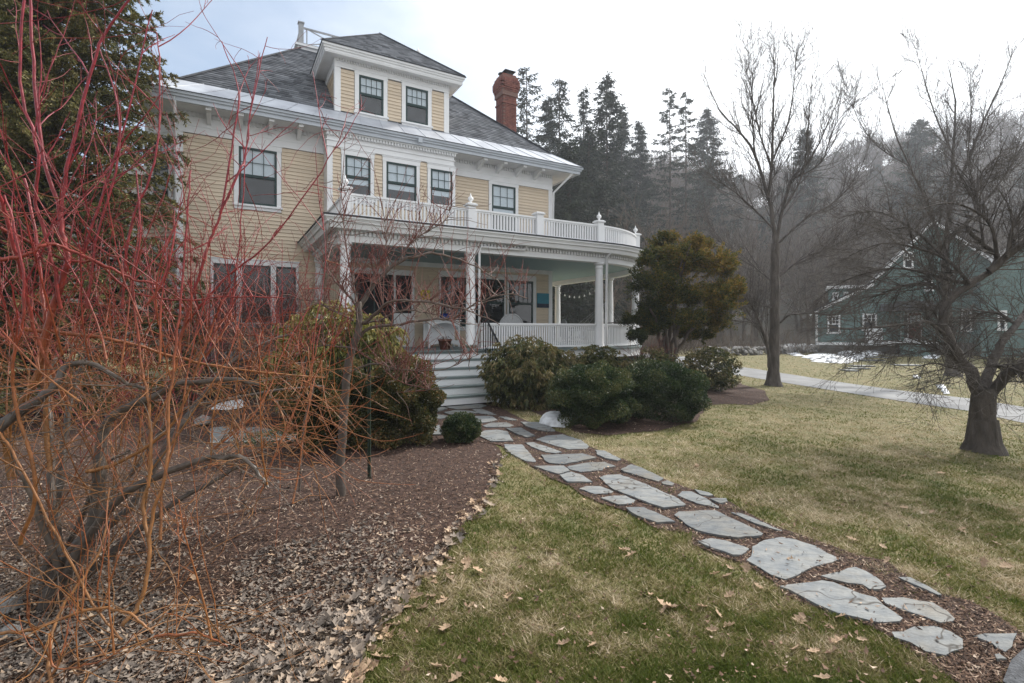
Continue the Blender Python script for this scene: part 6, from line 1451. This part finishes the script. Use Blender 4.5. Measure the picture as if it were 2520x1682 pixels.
# bare trees standing out on the slope
def bare_far(seed, h, kids=(4, 6, 6), r0=.14, spread=(.35, .8), minr=.013, pale=0.):
    r = random.Random(seed); T = Tubes()
    grow(T, r, (0, 0, 0), norm3((r.gauss(0, .06), r.gauss(0, .06), 1)), h*.62, r0, 3, kids, .05, .02, [(.6+pale, .95), (.5, .7), (.3, .6), (.1, .3)], spread, (.42, .72), 7, .45, minr, None, (.28, 1.))
    return T.mesh('bare_far', M['bark_far'])
far_me = [bare_far(200+i, 10+2*(i % 3), kids=(3, 5, 6), minr=.014) for i in range(5)]
bare_spec = [(1500,760,33,9,'pale many-branched bare tree above the cedar'), (1560,745,36,10,'bare tree with pale twigs left of the fanning tree'), (1620,770,40,11,'slim bare tree behind the cedar crown'), (1700,775,42,12,'bare tree on the far lawn edge behind the driveway'), (1780,780,45,11,'twiggy bare tree right behind the stone wall'),
  (1990,760,48,12,'bare tree behind the left wing of the green house'), (2080,740,52,13,'tall bare tree above the green house dormer'), (2200,740,52,14,'bare tree rising behind the green gable'), (2400,740,50,14,'bare tree at the right behind the green house'), (2500,740,46,14,'bare tree at the right edge of the picture'), (1850,770,50,11,'low bare tree at the foot of the wooded slope')]
for i, (u, v, Y, h_, lb) in enumerate(bare_spec):
    x = (u-CU)/F*Y; z = float(hill(np.array(x), np.array(float(Y))))
    s_ = h_/11.; e = tag(link('bare_tree', far_me[i % 5], None, None, loc=(x, Y, z-.1), rot=(0, 0, i*1.7), scl=(s_, s_, s_)), lb, 'tree', 'bare trees at the foot of the slope')
# the wooded hillside as one mass: bare crowns and conifers
fm = [bare_far(300+i, 9+i % 3, kids=(3, 4, 5), minr=.02, r0=.12) for i in range(4)]
Vt = []
for me in fm:
    v = np.empty(len(me.vertices)*3, np.float32); me.vertices.foreach_get('co', v); f = np.empty(len(me.loops), np.int32); me.loops.foreach_get('vertex_index', f); a = np.empty(len(me.vertices), np.float32); me.attributes['tint'].data.foreach_get('value', a); Vt.append((v.reshape(-1, 3), f.reshape(-1, 4), a))
Vs, Fs, Cs = [], [], []; off = 0
r = random.Random(77); cnt = 0
while cnt < 560:
    Y = r.uniform(50, 150)*r.uniform(.8, 1.) + 4; x = r.uniform(-.62*Y, 1.25*Y)
    if x < -.15*Y and r.random() < .6: continue
    v, f, a = Vt[cnt % 4]; s_ = r.uniform(.75, 1.25); an = r.uniform(0, 6.28); c, si = math.cos(an), math.sin(an); z = float(hill(np.array(x), np.array(Y)))
    vv = np.stack([v[:, 0]*c-v[:, 1]*si, v[:, 0]*si+v[:, 1]*c, v[:, 2]], 1)*s_*np.array([[1.25, 1.25, 1.]]) + np.array([[x, Y, z]]); Vs.append(vv); Fs.append(f+off); Cs.append(np.clip(a+r.uniform(-.3, .2), 0, 1)); off += len(v); cnt += 1
print('hill wood verts', off)
SP, SD, SC = [], [], []
for k in range(1500):
    Y = 50 + 112*r.random()**.8; x = r.uniform(-.30*Y, 1.25*Y); z = float(hill(np.array(x), np.array(Y))); n_ = 190; hh = r.uniform(7, 12); rr_ = hh*.28
    d = rng.normal(size=(n_, 3)); d /= np.linalg.norm(d, axis=1, keepdims=True); rad = rng.random(n_)**.4
    P = np.stack([d[:, 0]*rr_, d[:, 1]*rr_, d[:, 2]*hh*.38], 1)*rad[:, None]; SP.append(P*.85 + np.array([[x, Y, z+hh*.62]])); D = d*np.array([[.8, .8, .5]]) + np.array([[0, 0, .75]]) + rng.normal(0, .25, (n_, 3)); SD.append(D); SC.append(np.clip(rng.normal(.5, .12, n_) + r.uniform(-.35, .35), 0, 1))
SP = np.concatenate(SP); SD = np.concatenate(SD); SC = np.concatenate(SC); SD /= np.linalg.norm(SD, axis=1, keepdims=True)
sv = np.cross(SD, rng.normal(size=SD.shape)); sv /= np.linalg.norm(sv, axis=1, keepdims=True); n_ = len(SP); wq = (.02 + .02*rng.random(n_))[:, None]; lq = (.8 + 1.0*rng.random(n_))[:, None]
Vq = np.stack([SP - sv*wq, SP + sv*wq, SP + SD*lq], 1).reshape(-1, 3)
tag(link('hillside_twigs', np_mesh('hillside_twigs', Vq, np.arange(3*n_).reshape(-1, 3), M['bark_far'], np.repeat(SC, 3))), 'haze of fine bare crowns between the larger trees on the hillside', 'woods', kind='stuff')
wd = tag(link('hillside_wood', np_mesh('hillside_wood', np.concatenate(Vs), np.concatenate(Fs), M['bark_far'], np.concatenate(Cs))), 'leafless woods covering the hillside behind both houses', 'woods', kind='stuff')
Pp, Dd, Cq = [], [], []
for k in range(70):
    Y = r.uniform(58, 165); x = r.uniform(-.5*Y, 1.2*Y); z = float(hill(np.array(x), np.array(Y))); T, P, D, C, _c = fir_mesh(500+k, r.uniform(6, 10.5), r.uniform(1.8, 3.0), 60, .2, start=.1)
    Pp.append(P+np.array([[x, Y, z]])); Dd.append(D); Cq.append(C)
Pp = np.concatenate(Pp); Dd = np.concatenate(Dd); Cq = np.concatenate(Cq); print('hill fir cards', len(Pp))
hf = leaf_cloud('hillside_conifers', M['farfir'], Pp, Dd, .75, .14, Cq, None, droop=.15); tag(hf, 'dark conifers scattered through the woods on the hill', 'woods', kind='stuff')
# brushwood and dead grass at the foot of the slope
T = Tubes()
for _ in range(900):
    Y = r.uniform(33, 50); u = r.choice((r.uniform(1380, 2020), r.uniform(1380, 1750))); x = (u-CU)/F*Y
    if GY-3 < Y and u > 1990: continue
    z = float(hill(np.array(x), np.array(Y)))
    for _k in range(3): T.add(wander(r, (x+r.gauss(0, .3), Y+r.gauss(0, .3), z), norm3((r.gauss(0, .4), r.gauss(0, .4), 1)), r.uniform(.8, 2.4), 5, .15, .02), .012, .006, r.random()*.5+.3, 1, 3)
tag(T.build('brushwood', M['bark_far']), 'reddish brown brush and saplings at the foot of the hill', 'brush', kind='stuff')

# ------------------------------------------------------------------ haze
hz = bpy.data.materials.new('haze_air'); hz.use_nodes = True; n_ = hz.node_tree.nodes; n_.remove(n_['Principled BSDF'])
pv = n_.new('ShaderNodeVolumePrincipled'); pv.inputs['Density'].default_value = HAZE; pv.inputs['Color'].default_value = (.86, .91, 1, 1); pv.inputs['Anisotropy'].default_value = .35
hz.node_tree.links.new(pv.outputs[0], n_['Material Output'].inputs['Volume'])
if HAZE > 0: tag(MB().box(-300, 360, -14, 440, -1.7, 92).build('haze', hz), kind='stuff')
